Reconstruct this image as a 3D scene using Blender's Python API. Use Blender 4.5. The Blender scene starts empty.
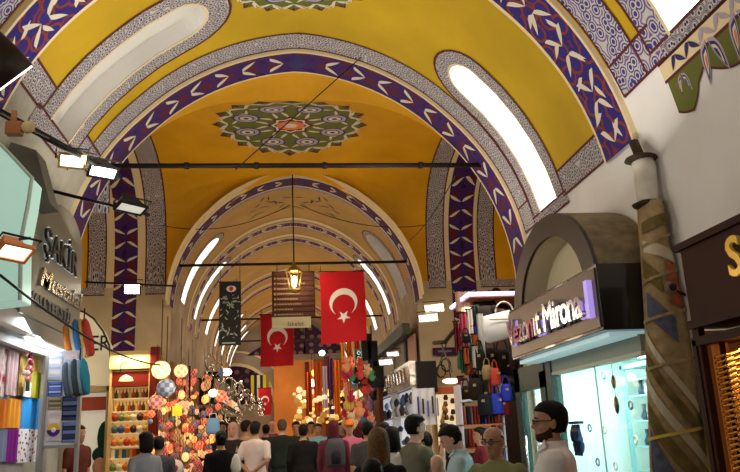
import bpy, math, random
from mathutils import Vector, Matrix
R = random.Random(7)
PI = math.pi
rad = math.radians
scene = bpy.context.scene
COL = scene.collection

# ------------------------------------------------------------------ camera
F = 750.0
_vY = Vector((-87, -202, F)).normalized()
_a = -.045
_vZ = Vector((_a, 1, (202 + 87 * _a) / F)).normalized()
_vX = _vZ.cross(_vY)
if _vX.x < 0: _vX = -_vX
CAM = Vector((0, 0, 1.6))
RIGHT = Vector((_vX.x, _vY.x, _vZ.x)); UP = Vector((_vX.y, _vY.y, _vZ.y)); FWD = Vector((_vX.z, _vY.z, _vZ.z))
cd = bpy.data.cameras.new('camera'); cam = bpy.data.objects.new('camera', cd); COL.objects.link(cam)
cd.sensor_width = 36; cd.lens = 36 * F / 740; cd.clip_start = .05; cd.clip_end = 300
cam.matrix_world = Matrix(((RIGHT.x, UP.x, -FWD.x, CAM.x), (RIGHT.y, UP.y, -FWD.y, CAM.y), (RIGHT.z, UP.z, -FWD.z, CAM.z), (0, 0, 0, 1)))
scene.camera = cam

def at(px, py, ax, val):
    """world point seen at a photo pixel, on the plane ax = val"""
    d = RIGHT * ((px - 370) / F) + UP * ((236 - py) / F) + FWD
    i = 'XYZ'.index(ax)
    return CAM + d * ((val - CAM[i]) / d[i])

def rectY(x0, y0, x1, y1, Y):
    c = at((x0 + x1) / 2, (y0 + y1) / 2, 'Y', Y)
    w = (at(x1, (y0 + y1) / 2, 'Y', Y) - at(x0, (y0 + y1) / 2, 'Y', Y)).x
    h = (at((x0 + x1) / 2, y0, 'Y', Y) - at((x0 + x1) / 2, y1, 'Y', Y)).z
    return c.x - w / 2, c.x + w / 2, c.z - h / 2, c.z + h / 2

# ------------------------------------------------------------------ materials
_M = {}
def mat(name, col, rough=.6, metal=0, emit=0, ecol=None, alpha=None, noise=0, nscale=6, spec=None, coat=0, bump=0, trans=0):
    if name in _M: return _M[name]
    m = bpy.data.materials.new(name); m.use_nodes = True
    nt = m.node_tree; b = nt.nodes['Principled BSDF']
    b.inputs['Base Color'].default_value = (*col, 1)
    b.inputs['Roughness'].default_value = rough; b.inputs['Metallic'].default_value = metal
    b.inputs['Specular IOR Level'].default_value = .18 if rough > .4 else .4
    if spec is not None: b.inputs['Specular IOR Level'].default_value = spec
    if coat: b.inputs['Coat Weight'].default_value = coat
    if trans:
        b.inputs['Transmission Weight'].default_value = trans; b.inputs['IOR'].default_value = 1.45
    if emit:
        b.inputs['Emission Color'].default_value = (*(ecol or col), 1); b.inputs['Emission Strength'].default_value = emit
    if noise or bump:
        tc = nt.nodes.new('ShaderNodeTexCoord'); n = nt.nodes.new('ShaderNodeTexNoise')
        n.inputs['Scale'].default_value = nscale; n.inputs['Detail'].default_value = 5
        nt.links.new(tc.outputs['Object'], n.inputs['Vector'])
        if noise:
            r = nt.nodes.new('ShaderNodeValToRGB'); e = r.color_ramp.elements
            e[0].position = .3; e[1].position = .7
            e[0].color = (*[c * (1 - noise) for c in col], 1); e[1].color = (*[min(1, c * (1 + noise)) for c in col], 1)
            nt.links.new(n.outputs['Fac'], r.inputs['Fac']); nt.links.new(r.outputs['Color'], b.inputs['Base Color'])
        if bump:
            bp = nt.nodes.new('ShaderNodeBump'); bp.inputs['Strength'].default_value = bump; bp.inputs['Distance'].default_value = .02
            nt.links.new(n.outputs['Fac'], bp.inputs['Height']); nt.links.new(bp.outputs['Normal'], b.inputs['Normal'])
    _M[name] = m
    return m

def pattern(name, stops, scale=(8, 8), kind='voronoi', rough=.6, dist=1.0, detail=0, rnd=1.0):
    """painted ornament read from the UVs (in metres): voronoi cells or a wave through a constant colour ramp"""
    if name in _M: return _M[name]
    m = bpy.data.materials.new(name); m.use_nodes = True
    nt = m.node_tree; b = nt.nodes['Principled BSDF']; b.inputs['Roughness'].default_value = rough; b.inputs['Specular IOR Level'].default_value = .12
    tc = nt.nodes.new('ShaderNodeTexCoord'); mp = nt.nodes.new('ShaderNodeMapping')
    mp.inputs['Scale'].default_value = (scale[0], scale[1], 1)
    nt.links.new(tc.outputs['UV'], mp.inputs['Vector'])
    if kind == 'voronoi':
        n = nt.nodes.new('ShaderNodeTexVoronoi'); n.voronoi_dimensions = '2D'; n.inputs['Scale'].default_value = 1
        n.inputs['Randomness'].default_value = rnd
        n.feature = 'F1'; out = n.outputs['Distance']; mul = 1.0
    elif kind == 'wave':
        n = nt.nodes.new('ShaderNodeTexWave'); n.inputs['Scale'].default_value = 1; n.inputs['Distortion'].default_value = dist
        out = n.outputs['Fac']; n.inputs['Detail'].default_value = detail
    else:
        n = nt.nodes.new('ShaderNodeTexNoise'); n.inputs['Scale'].default_value = 1; n.inputs['Detail'].default_value = 3; out = n.outputs['Fac']
    nt.links.new(mp.outputs['Vector'], n.inputs['Vector'])
    r = nt.nodes.new('ShaderNodeValToRGB'); r.color_ramp.interpolation = 'CONSTANT'
    el = r.color_ramp.elements
    while len(el) < len(stops): el.new(.5)
    for e, (p, c) in zip(el, stops): e.position = p; e.color = (*c, 1)
    nt.links.new(out, r.inputs['Fac']); nt.links.new(r.outputs['Color'], b.inputs['Base Color'])
    _M[name] = m
    return m

def hexc(h):
    v = [int(h[i:i + 2], 16) / 255 for i in (0, 2, 4)]
    return tuple(c / 12.92 if c < .04045 else ((c + .055) / 1.055) ** 2.4 for c in v)

def cm(h, rough=.7, **k):
    return mat('paint ' + h + ' ' + str(rough) + (' ' + '_'.join(str(v) for v in k.values()) if k else ''), hexc(h), rough, **k)

# ------------------------------------------------------------------ mesh builder
class MB:
    def __init__(s): s.v = []; s.f = []; s.m = []; s.uv = []; s.sm = []
    def add(s, vs, fs, mi=0, uvs=None, smooth=False):
        o = len(s.v); s.v += [tuple(v) for v in vs]
        for k, f in enumerate(fs):
            s.f.append([i + o for i in f]); s.m.append(mi); s.sm.append(smooth)
            s.uv.append([uvs[i] for i in f] if uvs else None)
        return s
    def box(s, x0, x1, y0, y1, z0, z1, mi=0):
        return s.add([(x0, y0, z0), (x1, y0, z0), (x1, y1, z0), (x0, y1, z0), (x0, y0, z1), (x1, y0, z1), (x1, y1, z1), (x0, y1, z1)],
                     [(0, 3, 2, 1), (4, 5, 6, 7), (0, 1, 5, 4), (1, 2, 6, 5), (2, 3, 7, 6), (3, 0, 4, 7)], mi)
    def tube(s, pts, r, n=8, mi=0, cap=True, r2=None, flat=1.0):
        pts = [Vector(p) for p in pts]; vs = []; m = len(pts)
        for i, p in enumerate(pts):
            d = (pts[min(i + 1, m - 1)] - pts[max(i - 1, 0)]).normalized()
            a = d.cross(Vector((0, 0, 1)) if abs(d.z) < .9 else Vector((1, 0, 0))).normalized(); b = d.cross(a)
            rr = (r[i] if isinstance(r, (list, tuple)) else (r if r2 is None else r + (r2 - r) * i / (m - 1)))
            for k in range(n):
                t = 2 * PI * k / n; vs.append(p + a * (rr * math.cos(t)) + b * (rr * flat * math.sin(t)))
        fs = [(i * n + k, i * n + (k + 1) % n, (i + 1) * n + (k + 1) % n, (i + 1) * n + k) for i in range(m - 1) for k in range(n)]
        if cap: fs += [tuple(range(n))[::-1], tuple((m - 1) * n + k for k in range(n))]
        return s.add(vs, fs, mi, smooth=n > 6)
    def rings(s, rings, n=16, mi=0, ctr=(0, 0, 0), cap=True):
        """rings: (z, half width, front(+y), back(-y)[, yoff, xoff])"""
        vs = []
        for g in rings:
            z, w, fr, bk = g[:4]; yo = g[4] if len(g) > 4 else 0; xo = g[5] if len(g) > 5 else 0
            for k in range(n):
                t = 2 * PI * k / n; y = math.sin(t)
                vs.append((ctr[0] + xo + w * math.cos(t), ctr[1] + yo + y * (fr if y > 0 else bk), ctr[2] + z))
        m = len(rings)
        fs = [(i * n + k, i * n + (k + 1) % n, (i + 1) * n + (k + 1) % n, (i + 1) * n + k) for i in range(m - 1) for k in range(n)]
        if cap: fs += [tuple(range(n))[::-1], tuple((m - 1) * n + k for k in range(n))]
        return s.add(vs, fs, mi, smooth=True)
    def lathe(s, prof, n=16, mi=0, ctr=(0, 0, 0), cap=True):
        return s.rings([(z, r, r, r) for z, r in prof], n, mi, ctr, cap)
    def ball(s, c, rx, ry=None, rz=None, n=12, mi=0):
        ry = ry or rx; rz = rz or rx; k = max(5, n // 2)
        g = []
        for i in range(k + 1):
            t = -PI / 2 + PI * i / k; q = max(.02, math.cos(t)); g.append((rz * math.sin(t), rx * q, ry * q, ry * q))
        return s.rings(g, n, mi, c)
    def prism(s, outline, mapf, d0, d1, mi=0, side=None):
        """closed 2D outline mapped by mapf(u, v, depth) at depths d0 and d1"""
        n = len(outline); vs = [mapf(u, v, d0) for u, v in outline] + [mapf(u, v, d1) for u, v in outline]
        s.add(vs, [tuple(range(n)), tuple(range(n, 2 * n))[::-1]], mi)
        o = len(s.v) - 2 * n
        for k in range(n):
            s.f.append([o + k, o + (k + 1) % n, o + n + (k + 1) % n, o + n + k][::-1]); s.m.append(mi if side is None else side); s.uv.append(None); s.sm.append(False)
        return s
    def grid(s, fn, us, vs, mi=0, smooth=True, uvf=None):
        nu, nv = len(us), len(vs)
        P = [fn(u, v) for u in us for v in vs]
        uv = [(uvf(u, v) if uvf else (u, v)) for u in us for v in vs]
        fs = [(i * nv + j, (i + 1) * nv + j, (i + 1) * nv + j + 1, i * nv + j + 1) for i in range(nu - 1) for j in range(nv - 1)]
        return s.add(P, fs, mi, uv, smooth)
    def xf(s, M):
        s.v = [tuple(M @ Vector(v)) for v in s.v]; return s
    def mesh(s, name, mats):
        me = bpy.data.meshes.new(name); me.from_pydata(s.v, [], s.f)
        for m in (mats if isinstance(mats, (list, tuple)) else [mats]): me.materials.append(m)
        me.polygons.foreach_set('material_index', s.m); me.polygons.foreach_set('use_smooth', s.sm)
        if any(s.uv):
            l = me.uv_layers.new(name='UVMap'); k = 0
            for f, u in zip(s.f, s.uv):
                for j in range(len(f)):
                    if u: l.data[k].uv = u[j]
                    k += 1
        me.update(); return me
    def build(s, name, mats, parent=None, loc=None, rot=None, bevel=0, rel=False, ctr=False):
        if parent is not None and not rel:
            g = origin(parent); s.v = [(a - g.x, b - g.y, c - g.z) for a, b, c in s.v]
        g = None
        if ctr:
            g = Vector(((min(q[0] for q in s.v) + max(q[0] for q in s.v)) / 2, (min(q[1] for q in s.v) + max(q[1] for q in s.v)) / 2, min(q[2] for q in s.v)))
            s.v = [(a - g.x, b - g.y, c - g.z) for a, b, c in s.v]
        o = bpy.data.objects.new(name, s.mesh(name, mats)); COL.objects.link(o)
        if parent is not None: o.parent = parent
        if g is not None: o.location = g
        if loc is not None: o.location = loc
        if rot is not None: o.rotation_euler = rot
        if bevel:
            b = o.modifiers.new('bevel', 'BEVEL'); b.width = bevel; b.segments = 2; b.limit_method = 'ANGLE'
        return o

def origin(o):
    g = Vector((0, 0, 0))
    while o is not None: g = g + o.location; o = o.parent
    return g
def one(name, mb, mats, label, cat, group=None, **k):
    return tag(mb.build(name, mats, ctr=True, **k), label, cat, group)
def tag(o, label=None, cat=None, group=None, kind=None):
    if label: o['label'] = label
    if cat: o['category'] = cat
    if group: o['group'] = group
    if kind: o['kind'] = kind
    return o
def thing(name, label, cat, loc=(0, 0, 0), rz=0, group=None):
    o = bpy.data.objects.new(name, None); COL.objects.link(o); o.location = loc; o.rotation_euler = (0, 0, rz)
    o.empty_display_size = .1
    return tag(o, label, cat, group)
def struct(name, mb, mats, **k): return tag(mb.build(name, mats, **k), kind='structure')
def kids(o): return [c for c in bpy.data.objects if c.parent == o]
def copy_tree(o, parent=None, _k=None):
    c = o.copy(); COL.objects.link(c)
    if parent: c.parent = parent
    for ch in list(o.children): copy_tree(ch, c)
    return c
def dup(o, loc, rz=None, label=None, group=None, scale=None):
    c = copy_tree(o); c.location = loc
    if rz is not None: c.rotation_euler = (0, 0, rz)
    if label: c['label'] = label
    if group: c['group'] = group
    if scale: c.scale = scale if isinstance(scale, (tuple, list)) else (scale,) * 3
    return c
def text(txt, name, m, parent, M, size, depth=.01, align='CENTER', width=None, bevel=0, shear=0):
    cu = bpy.data.curves.new(name, 'FONT'); cu.body = txt; cu.size = size; cu.extrude = depth; cu.align_x = align; cu.align_y = 'CENTER'
    cu.shear = shear; cu.offset = bevel; cu.resolution_u = 3
    t = bpy.data.objects.new(name + '_t', cu); COL.objects.link(t)
    TEXTQ.append((t, name, m, parent, M, width))
TEXTQ = []; MESHQ = []
def finish():
    """turn the queued letterings and skins into plain meshes, all in one evaluation"""
    dg = bpy.context.evaluated_depsgraph_get(); dg.update()
    a = [bpy.data.meshes.new_from_object(q[0].evaluated_get(dg)) for q in TEXTQ]
    b = [bpy.data.meshes.new_from_object(q[0].evaluated_get(dg)) for q in MESHQ]
    for me, (t, name, m, parent, M, width) in zip(a, TEXTQ):
        bpy.data.objects.remove(t); text_done(me, name, m, parent, M, width)
    for me, (o, m, wrinkle, seed) in zip(b, MESHQ):
        if wrinkle:
            for v in me.vertices:
                p, n = v.co, v.normal
                d = math.sin(p.z * 31 + p.x * 17 + seed) * math.sin(p.x * 23 - p.z * 11 + p.y * 19 + seed) + .6 * math.sin(p.z * 53 - p.x * 41 + seed * 2)
                v.co = p + n * wrinkle * d
        me.polygons.foreach_set('use_smooth', [True] * len(me.polygons)); me.materials.clear(); me.materials.append(m)
        o.modifiers.clear(); o.data = me
def text_done(me, name, m, parent, M, width):
    if width and me.vertices:
        xs = [v.co.x for v in me.vertices]; k = width / max(1e-6, max(xs) - min(xs))
        me.transform(Matrix.Diagonal((k, 1, 1, 1)))
    me.transform(M); me.transform(Matrix.Translation(-origin(parent)) if parent is not None else Matrix()); me.materials.clear(); me.materials.append(m)
    o = bpy.data.objects.new(name, me); COL.objects.link(o); o.parent = parent
    return o
def facing(o, x, y, z): return Matrix((( x[0], y[0], z[0], o[0]), (x[1], y[1], z[1], o[1]), (x[2], y[2], z[2], o[2]), (0, 0, 0, 1)))
def lamp(kind, loc, e, col, size=.3, target=None, name='lamp', spread=None, angle=None):
    l = bpy.data.lights.new(name, kind); l.energy = e; l.color = col
    if kind == 'AREA':
        l.shape = 'RECTANGLE'; l.size, l.size_y = size if isinstance(size, tuple) else (size, size)
        if spread: l.spread = rad(spread)
    elif kind == 'SPOT': l.shadow_soft_size = size; l.spot_size = rad(angle or 100); l.spot_blend = .6
    else: l.shadow_soft_size = size
    o = bpy.data.objects.new(name, l); COL.objects.link(o); o.location = loc
    if target is not None: o.rotation_euler = (Vector(target) - Vector(loc)).to_track_quat('-Z', 'Y').to_euler()
    return o
# ------------------------------------------------------------------ materials of the vault
YEL = hexc('d3a021')
def yellow(name, col, c2):
    m = mat(name, col, .62, noise=.13, nscale=1.1, bump=.05)
    return m
M_yel = yellow('ochre painted plaster', (.50, .32, .014), 0)
M_org = yellow('orange ochre painted plaster', (.66, .33, .008), 0)
M_yel2 = yellow('pale ochre plaster', (.50, .30, .085), 0)
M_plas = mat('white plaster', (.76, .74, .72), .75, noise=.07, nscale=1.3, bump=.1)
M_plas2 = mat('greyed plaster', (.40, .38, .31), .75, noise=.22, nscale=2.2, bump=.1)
M_cream = mat('cream painted plaster', (.50, .41, .27), .7, noise=.12, nscale=2)
M_creamline = mat('cream line', (.74, .60, .36), .6)
M_dark = mat('maroon line', (.10, .02, .02), .6)
NAV = (.035, .03, .13); MAR = (.14, .03, .045); CR = (.50, .48, .44); GR = (.30, .29, .30); OLV = (.19, .19, .03)
M_strip = pattern('arabesque strip', [(0, NAV), (.20, CR), (.40, MAR), (.46, GR), (.62, NAV), (.70, CR)], (15, 15))
M_strip2 = pattern('large arabesque strip', [(0, (.05, .04, .25)), (.2, CR), (.33, (.06, .04, .22)), (.45, CR), (.6, (.16, .10, .30)), (.75, CR)], (9, 9))
M_pur = pattern('purple band', [(0, (.10, .016, .035)), (.28, (.05, .016, .115)), (.62, (.022, .009, .065))], (3.1, 3.1), rnd=.15)
M_purbig = pattern('purple and brick band', [(0, (.035, .022, .17)), (.36, (.20, .04, .03)), (.5, (.03, .02, .16)), (.78, (.16, .03, .04))], (4.6, 4.6), rnd=.9)
M_purfar = pattern('broken purple band', [(0, (.10, .02, .10)), (.42, (.33, .20, .13)), (.55, (.07, .015, .09))], (1.1, 1.1), 'wave', dist=2)
M_leaf = mat('cream leaf paint', (.66, .60, .47), .6)
M_olive = mat('olive paint', (.22, .21, .04), .6)
M_green = mat('olive green paint', (.12, .13, .025), .6)
M_navy = mat('navy paint', (.03, .025, .12), .6)
M_lilac = mat('lilac paint', (.40, .34, .42), .6)
M_coral = mat('coral paint', (.72, .19, .06), .6)
M_iron = mat('dark iron', (.025, .018, .015), .5, .6)
M_glassday = mat('daylit window glass', (.9, .92, .95), .3, emit=5.2, ecol=(1, .98, .94))
M_glassdim = mat('daylit window glass dim', (.6, .57, .5), .3, emit=.12, ecol=(1, .95, .85))

CX, Z0, RV = .27, 3.5, 2.95
def vmap(th, y, off=0, R_=RV, z0=Z0, cx=CX):
    """point on the barrel: th degrees from the crown, slightly pointed; off goes inwards"""
    t = rad(th); e = .10
    # pointed profile: two arcs with shifted centres
    s = 1 if th >= 0 else -1
    t_ = abs(t); Rr = R_ + e
    # polar radius of the shifted arc seen from the centre
    r = -e * math.sin(t_) + math.sqrt(Rr * Rr - (e * math.cos(t_)) ** 2)
    r += .10 * R_ / 2.95 * max(0, 1 - t_ / rad(42))
    r -= off
    return Vector((cx + s * r * math.sin(t_), y, z0 + r * math.cos(t_)))
def lin(a, b, n): return [a + (b - a) * i / n for i in range(n + 1)]

def leaf_shape(L, w, bend=0):
    pts = []
    for i in range(7):
        t = i / 6; pts.append((t * L - L / 2, w * math.sin(PI * t ** .6) + bend * math.sin(PI * t)))
    for i in range(5, 0, -1):
        t = i / 6; pts.append((t * L - L / 2, -w * .35 * math.sin(PI * t) + bend * math.sin(PI * t)))
    return pts
def decal(mb, pts, mapf, cu, cv, ang, off, mi):
    c, s = math.cos(ang), math.sin(ang)
    vs = [mapf(cu + x * c - y * s, cv + x * s + y * c, off) for x, y in pts]
    mb.add(vs, [tuple(range(len(vs)))], mi)

# one vault bay: base with rectangular slots left open, arabesque strips, window recesses
def bay(mb, y0, y1, slots, thL, thR, botL, botR, mats=(0, 1), strip=None, R_=RV, z0=Z0, cx=CX, first=-90, last=90, st=8, dk=None, plL=1, plR=1):
    f = lambda th, y, o=0: vmap(th, y, o, R_, z0, cx)
    def rng(a, b): return lin(a, b, max(1, int(abs(b - a) / 4)))
    for sgn, bot in ((-1, botL), (1, botR)):
        yb = bot; sl = [s for s in slots if s[0] * sgn > 0]
        end = last if sgn > 0 else -first
        zones = [(0, yb, mats[0]), (yb, end, plR if sgn > 0 else plL)]
        for a, b, mi in zones:
            if not sl:
                mb.grid(lambda t, y: f(t, y), [sgn * q for q in rng(a, b)], lin(y0, y1, 2), mi); continue
            th0, th1, yc, hw = sl[0][:4]; th0, th1 = abs(th0), abs(th1)
            cuts = sorted(set([a, b] + [q for q in (th0, th1) if a < q < b]))
            for p, q in zip(cuts, cuts[1:]):
                ins = th0 <= p and q <= th1 + 1e-6
                us = [sgn * w for w in rng(p, q)]
                if ins:
                    mb.grid(lambda t, y: f(t, y), us, [y0, yc - hw], mi); mb.grid(lambda t, y: f(t, y), us, [yc + hw, y1], mi)
                else: mb.grid(lambda t, y: f(t, y), us, [y0, yc - hw, yc + hw, y1], mi)
    k = R_ * PI / 180
    for th0, th1, yc, hw, sw in slots:
        s = 1 if th1 > 0 else -1
        # stadium strip in arc-metres: inner edge = pane, outer = pane + sw
        a0 = abs(th0) * k; a1 = abs(th1) * k
        def outl(g, yc=yc, hw=hw, a0=a0, a1=a1):
            r = hw + g; c = a0 + hw; pts = []
            for i in range(5): pts.append((a1 - (a1 - c) * i / 5, yc - r))
            for i in range(13): t = -PI / 2 + PI * i / 12; pts.append((c - r * math.cos(t), yc + r * math.sin(t)))
            for i in range(1, 6): pts.append((c + (a1 - c) * i / 5, yc + r))
            return pts
        def strip_between(g0, g1, mi, off):
            A, B = outl(g0), outl(g1); n = len(A)
            vs = [f(s * u / k, v, off) for u, v in A] + [f(s * u / k, v, off) for u, v in B]
            uvs = A + B
            mb.add(vs, [(i, i + 1, n + i + 1, n + i) for i in range(n - 1)], mi, uvs)
        strip_between(-.01, sw, strip, .006); strip_between(sw, sw + .03, dk, .009); strip_between(-.015, .02, 6, .010)
        # close the corners left by the rectangular hole with plaster, behind the strip
        A = outl(0); 
        for side in (-1, 1):
            arc = [(u, v) for u, v in A if u <= a0 + hw + 1e-6 and (v - yc) * side >= -1e-6]
            arc = sorted(set(arc), key=lambda q: q[1] * side)
            for p, q in zip(arc, arc[1:]):
                mb.add([f(s * p[0] / k, p[1], .003), f(s * q[0] / k, q[1], .003), f(s * a0 / k, q[1], .003), f(s * a0 / k, p[1], .003)], [(0, 1, 2, 3)], strip, [p, q, (a0, q[1]), (a0, p[1])])
        # reveal
        n = len(A); D = -.22
        mb.add([f(s * u / k, v, 0.0) for u, v in A] + [f(s * u / k, v, D) for u, v in A], [(i, i + 1, n + i + 1, n + i) for i in range(n - 1)], 2)
        mb.add([f(s * a1 / k, yc - hw, 0), f(s * a1 / k, yc + hw, 0), f(s * a1 / k, yc + hw, D), f(s * a1 / k, yc - hw, D)], [(0, 1, 2, 3)], 2)
        WINDOWS.append((s, th0, th1, yc, hw, R_, z0, cx, D, [(u, v) for u, v in A], k))
WINDOWS = []

def band(mb, y0, y1, tha, thb, proud, mi, fr=3, R_=RV, z0=Z0, cx=CX, edge=.035, mi_edge=6):
    """rib whose underside carries the painted band"""
    f = lambda th, y, o=0: vmap(th, y, o, R_, z0, cx); k = R_ * PI / 180
    us = lin(tha, thb, int(abs(thb - tha) / 3))
    mb.grid(lambda t, y: f(t, y, proud), us, [y0 + edge, y1 - edge], mi, uvf=lambda t, y: (t * k, y - y0))
    mb.grid(lambda t, y: f(t, y, proud), us, [y0, y0 + edge], mi_edge); mb.grid(lambda t, y: f(t, y, proud), us, [y1 - edge, y1], mi_edge)
    for y in (y0, y1): mb.grid(lambda t, o: f(t, y, o), us, [-.02, proud], mi_edge)
def leaves(mb, y0, y1, tha, thb, proud, step, L, w, mi, R_=RV, z0=Z0, cx=CX):
    k = R_ * PI / 180; ym = (y0 + y1) / 2
    f = lambda u, v, o: vmap(u / k, v, o, R_, z0, cx)
    s = tha * k + step / 2; i = 0
    while s < thb * k - step * .3:
        if abs(s) > .18:
            g = -1 if s < 0 else 1
            flip = g * (1 if i % 2 else -1)
            for q in (-1, 1):
                decal(mb, leaf_shape(L, w * (q if flip > 0 else -q)), f, s, ym + q * L * .36, q * flip * .85, proud + .004, mi)
        s += step; i += 1
def strip(mb, y0, y1, tha, thb, mi, dk, off=.006, R_=RV, z0=Z0, cx=CX):
    k = R_ * PI / 180; us = lin(tha, thb, max(2, int(abs(thb - tha) / 3)))
    mb.grid(lambda t, y: vmap(t, y, off, R_, z0, cx), us, [y0, y1], mi, uvf=lambda t, y: (t * k, y))
    if dk is not None:
        for y in (y0, y1): mb.grid(lambda t, v: vmap(t, v, off + .003, R_, z0, cx), us, [y - .013, y + .013], dk)
def medallion(mb, f, rx, ry, n=16, ms=(9, 10, 7, 11, 12, 8)):
    """ornament built up from thin painted layers; f(u, v, off)"""
    dark, green, crm, lil, coral, navy = ms
    def star(r, dep, off, mi, ph=0, m=n):
        N = m * 4; J = 7; vs = []
        for j in range(J + 1):
            for i in range(N):
                t = 2 * PI * i / N; q = [1.0, 1 - dep * .55, 1 - dep, 1 - dep * .55][i % 4]; g = .02 + .98 * j / J
                vs.append(f(rx * r * q * g * math.cos(t + ph), ry * r * q * g * math.sin(t + ph), off))
        mb.add(vs, [(j * N + i, j * N + (i + 1) % N, (j + 1) * N + (i + 1) % N, (j + 1) * N + i) for j in range(J) for i in range(N)], mi)
    star(1.0, .16, .004, dark); star(.965, .15, .006, green); star(.90, .10, .008, crm, PI / n); star(.875, .10, .010, green, PI / n)
    def lf(r, t, L, w, ang, mi, off):
        decal(mb, [(x * rx, y * ry) for x, y in leaf_shape(L, w)], f, rx * r * math.cos(t), ry * r * math.sin(t), ang, off, mi)
    for i in range(n):
        t = 2 * PI * i / n
        for q in (-1, 1):
            lf(.86, t + q * .10, .20, .035, t + q * .9, crm, .0125); lf(.70, t + q * .12, .16, .03, t - q * .9, crm, .0125)
        lf(.93, t, .09, .03, t, dark, .0125)
    for i in range(8):
        t = 2 * PI * (i + .5) / 8; c = (.60 * math.cos(t), .60 * math.sin(t))
        for r, mi, o in ((.145, navy, .0145), (.125, lil, .016), (.085, navy, .0175), (.068, crm, .019), (.03, navy, .0205)):
            vs = [f(rx * (c[0] + r * 1.2 * math.cos(a)), ry * (c[1] + r * math.sin(a)), o) for a in lin(0, 2 * PI, 12)[:-1]]
            mb.add(vs, [tuple(range(12))], mi)
        t2 = 2 * PI * i / 8
        for q in (-1, 1): lf(.38, t2 + q * .22, .20, .035, t2 + q * .5, crm, .0145)
    star(.30, .25, .0150, dark, 0, 8); star(.25, .2, .0165, crm, 0, 8); star(.21, .2, .018, dark, 0, 8)
    for r, mi, o in ((.15, coral, .0195), (.075, crm, .021)):
        mb.add([f(rx * r * 1.2 * math.cos(a), ry * r * math.sin(a), o) for a in lin(0, 2 * PI, 10)[:-1]], [tuple(range(10))], mi)

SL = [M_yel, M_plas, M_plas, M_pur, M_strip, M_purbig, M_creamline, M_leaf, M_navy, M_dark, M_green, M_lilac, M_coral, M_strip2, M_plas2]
# index:  0      1       2       3      4        5         6            7       8       9       10       11       12       13       14
# ---- near bays 0 and 1 and their two painted arches
c = MB()
bay(c, .2, 3.0, [], -60, 66, 60, 66, strip=4, dk=9)
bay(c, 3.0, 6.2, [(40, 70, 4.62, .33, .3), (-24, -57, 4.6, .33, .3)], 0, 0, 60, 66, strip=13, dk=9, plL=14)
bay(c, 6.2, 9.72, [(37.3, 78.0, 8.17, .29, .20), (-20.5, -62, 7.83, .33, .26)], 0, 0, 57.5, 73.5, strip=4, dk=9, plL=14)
band(c, 5.9, 6.52, -84, 79.6, .05, 5); leaves(c, 5.9, 6.52, -84, 79, .05, .27, .26, .045, 7)
for i, th in enumerate(lin(-80, 76, 40)):
    if abs(th) > 3: decal(c, leaf_shape(.2, .04), lambda u, v, o: vmap(u / (RV * PI / 180), v, o), th * RV * PI / 180, 6.21 + (.12 if i % 2 else -.12), 1.2 if i % 2 else -.4, .0545, 7)
band(c, 2.75, 3.35, -84, 82, .05, 5); leaves(c, 2.75, 3.35, -84, 80, .05, .3, .26, .05, 7)
band(c, 9.12, 9.72, -88, 89, .05, 3); leaves(c, 9.12, 9.72, -88, 88, .05, .37, .27, .05, 7)
# crown diamond of the far arch
c.add([vmap(-2.6, 9.42, .055), vmap(0, 9.68, .055), vmap(2.6, 9.42, .055), vmap(0, 9.16, .055)], [(0, 1, 2, 3)], 8)
strip(c, 8.72, 9.10, -62, 80, 4, 9)
strip(c, 5.42, 5.86, -60, 72, 13, 9)
strip(c, 3.35, 3.7, -60, 72, 13, 9)
strip(c, 6.54, 6.60, -57, 73, 6, None)
# strips that close the yellow fields at the bottom
K = RV * PI / 180
def hstrip(mb, t0, t1, y0, y1, mi, dk=9, off=.007):
    mb.grid(lambda t, y: vmap(t, y, off), lin(t0, t1, 3), [y0, y1], mi, uvf=lambda t, y: (t * K, y))
    for t in (t0, t1): mb.grid(lambda q, y: vmap(q, y, off + .003), [t - .25, t + .25], [y0, y1], dk)
hstrip(c, 73.2, 78.6, 6.55, 7.7, 4); hstrip(c, 73.2, 79.5, 8.62, 9.1, 4); hstrip(c, 77.9, 80.5, 7.6, 8.75, 4)
hstrip(c, -57.2, -62.5, 6.55, 7.2, 4); hstrip(c, -57.2, -62.5, 8.45, 9.1, 4); hstrip(c, -62, -66, 7.1, 8.5, 4)
hstrip(c, 66, 72, 3.4, 4.1, 13); hstrip(c, 66, 72, 5.12, 5.86, 13); hstrip(c, 69.8, 72.3, 3.9, 5.25, 4)
# sprigged border and the olive fringe painted under the near right window
hstrip(c, 72.3, 75.3, 3.3, 5.25, 6)
for i in range(9):
    y = 3.4 + i * .2
    for q in (-1, 1): decal(c, leaf_shape(.14, .035), lambda u, v, o: vmap(u / K, v, o), 73.8 * K, y + q * .05, q * .8, .0115, 8 if i > 6 else 11)
fr = []
N = 40
for i in range(N + 1):
    y = 3.2 + 2.02 * i / N
    fr.append((y, 75.3 + 2.2 + 3.2 * abs(math.sin(i / N * PI * 2.6)) + (1.6 if i > 33 else 0) * (1 - abs(i - 36) / 4)))
vs = [vmap(75.2, y, .008) for y, d in fr] + [vmap(d, y, .008) for y, d in fr]
c.add(vs, [(i, i + 1, N + 2 + i, N + 1 + i) for i in range(N)], 10)
vs = [vmap(d - .15, y, .010) for y, d in fr] + [vmap(d + .25, y, .010) for y, d in fr]
c.add(vs, [(i, i + 1, N + 2 + i, N + 1 + i) for i in range(N)], 9)
for yc in (3.5, 4.25, 4.62, 5.03):
    small = yc > 5
    for q in (-1, 1):
        for L, w, mi, o in ((.34, .07, 11, .012), (.27, .05, 8, .0135), (.2, .035, 7, .015), (.13, .02, 12 if q > 0 else 8, .0165)):
            sc = .55 if small else 1
            decal(c, leaf_shape(L * sc, w * sc * q), lambda u, v, o: vmap(u / K, v, o), 77.6 * K, yc + q * .07 * sc, q * .35, o, mi)
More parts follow.
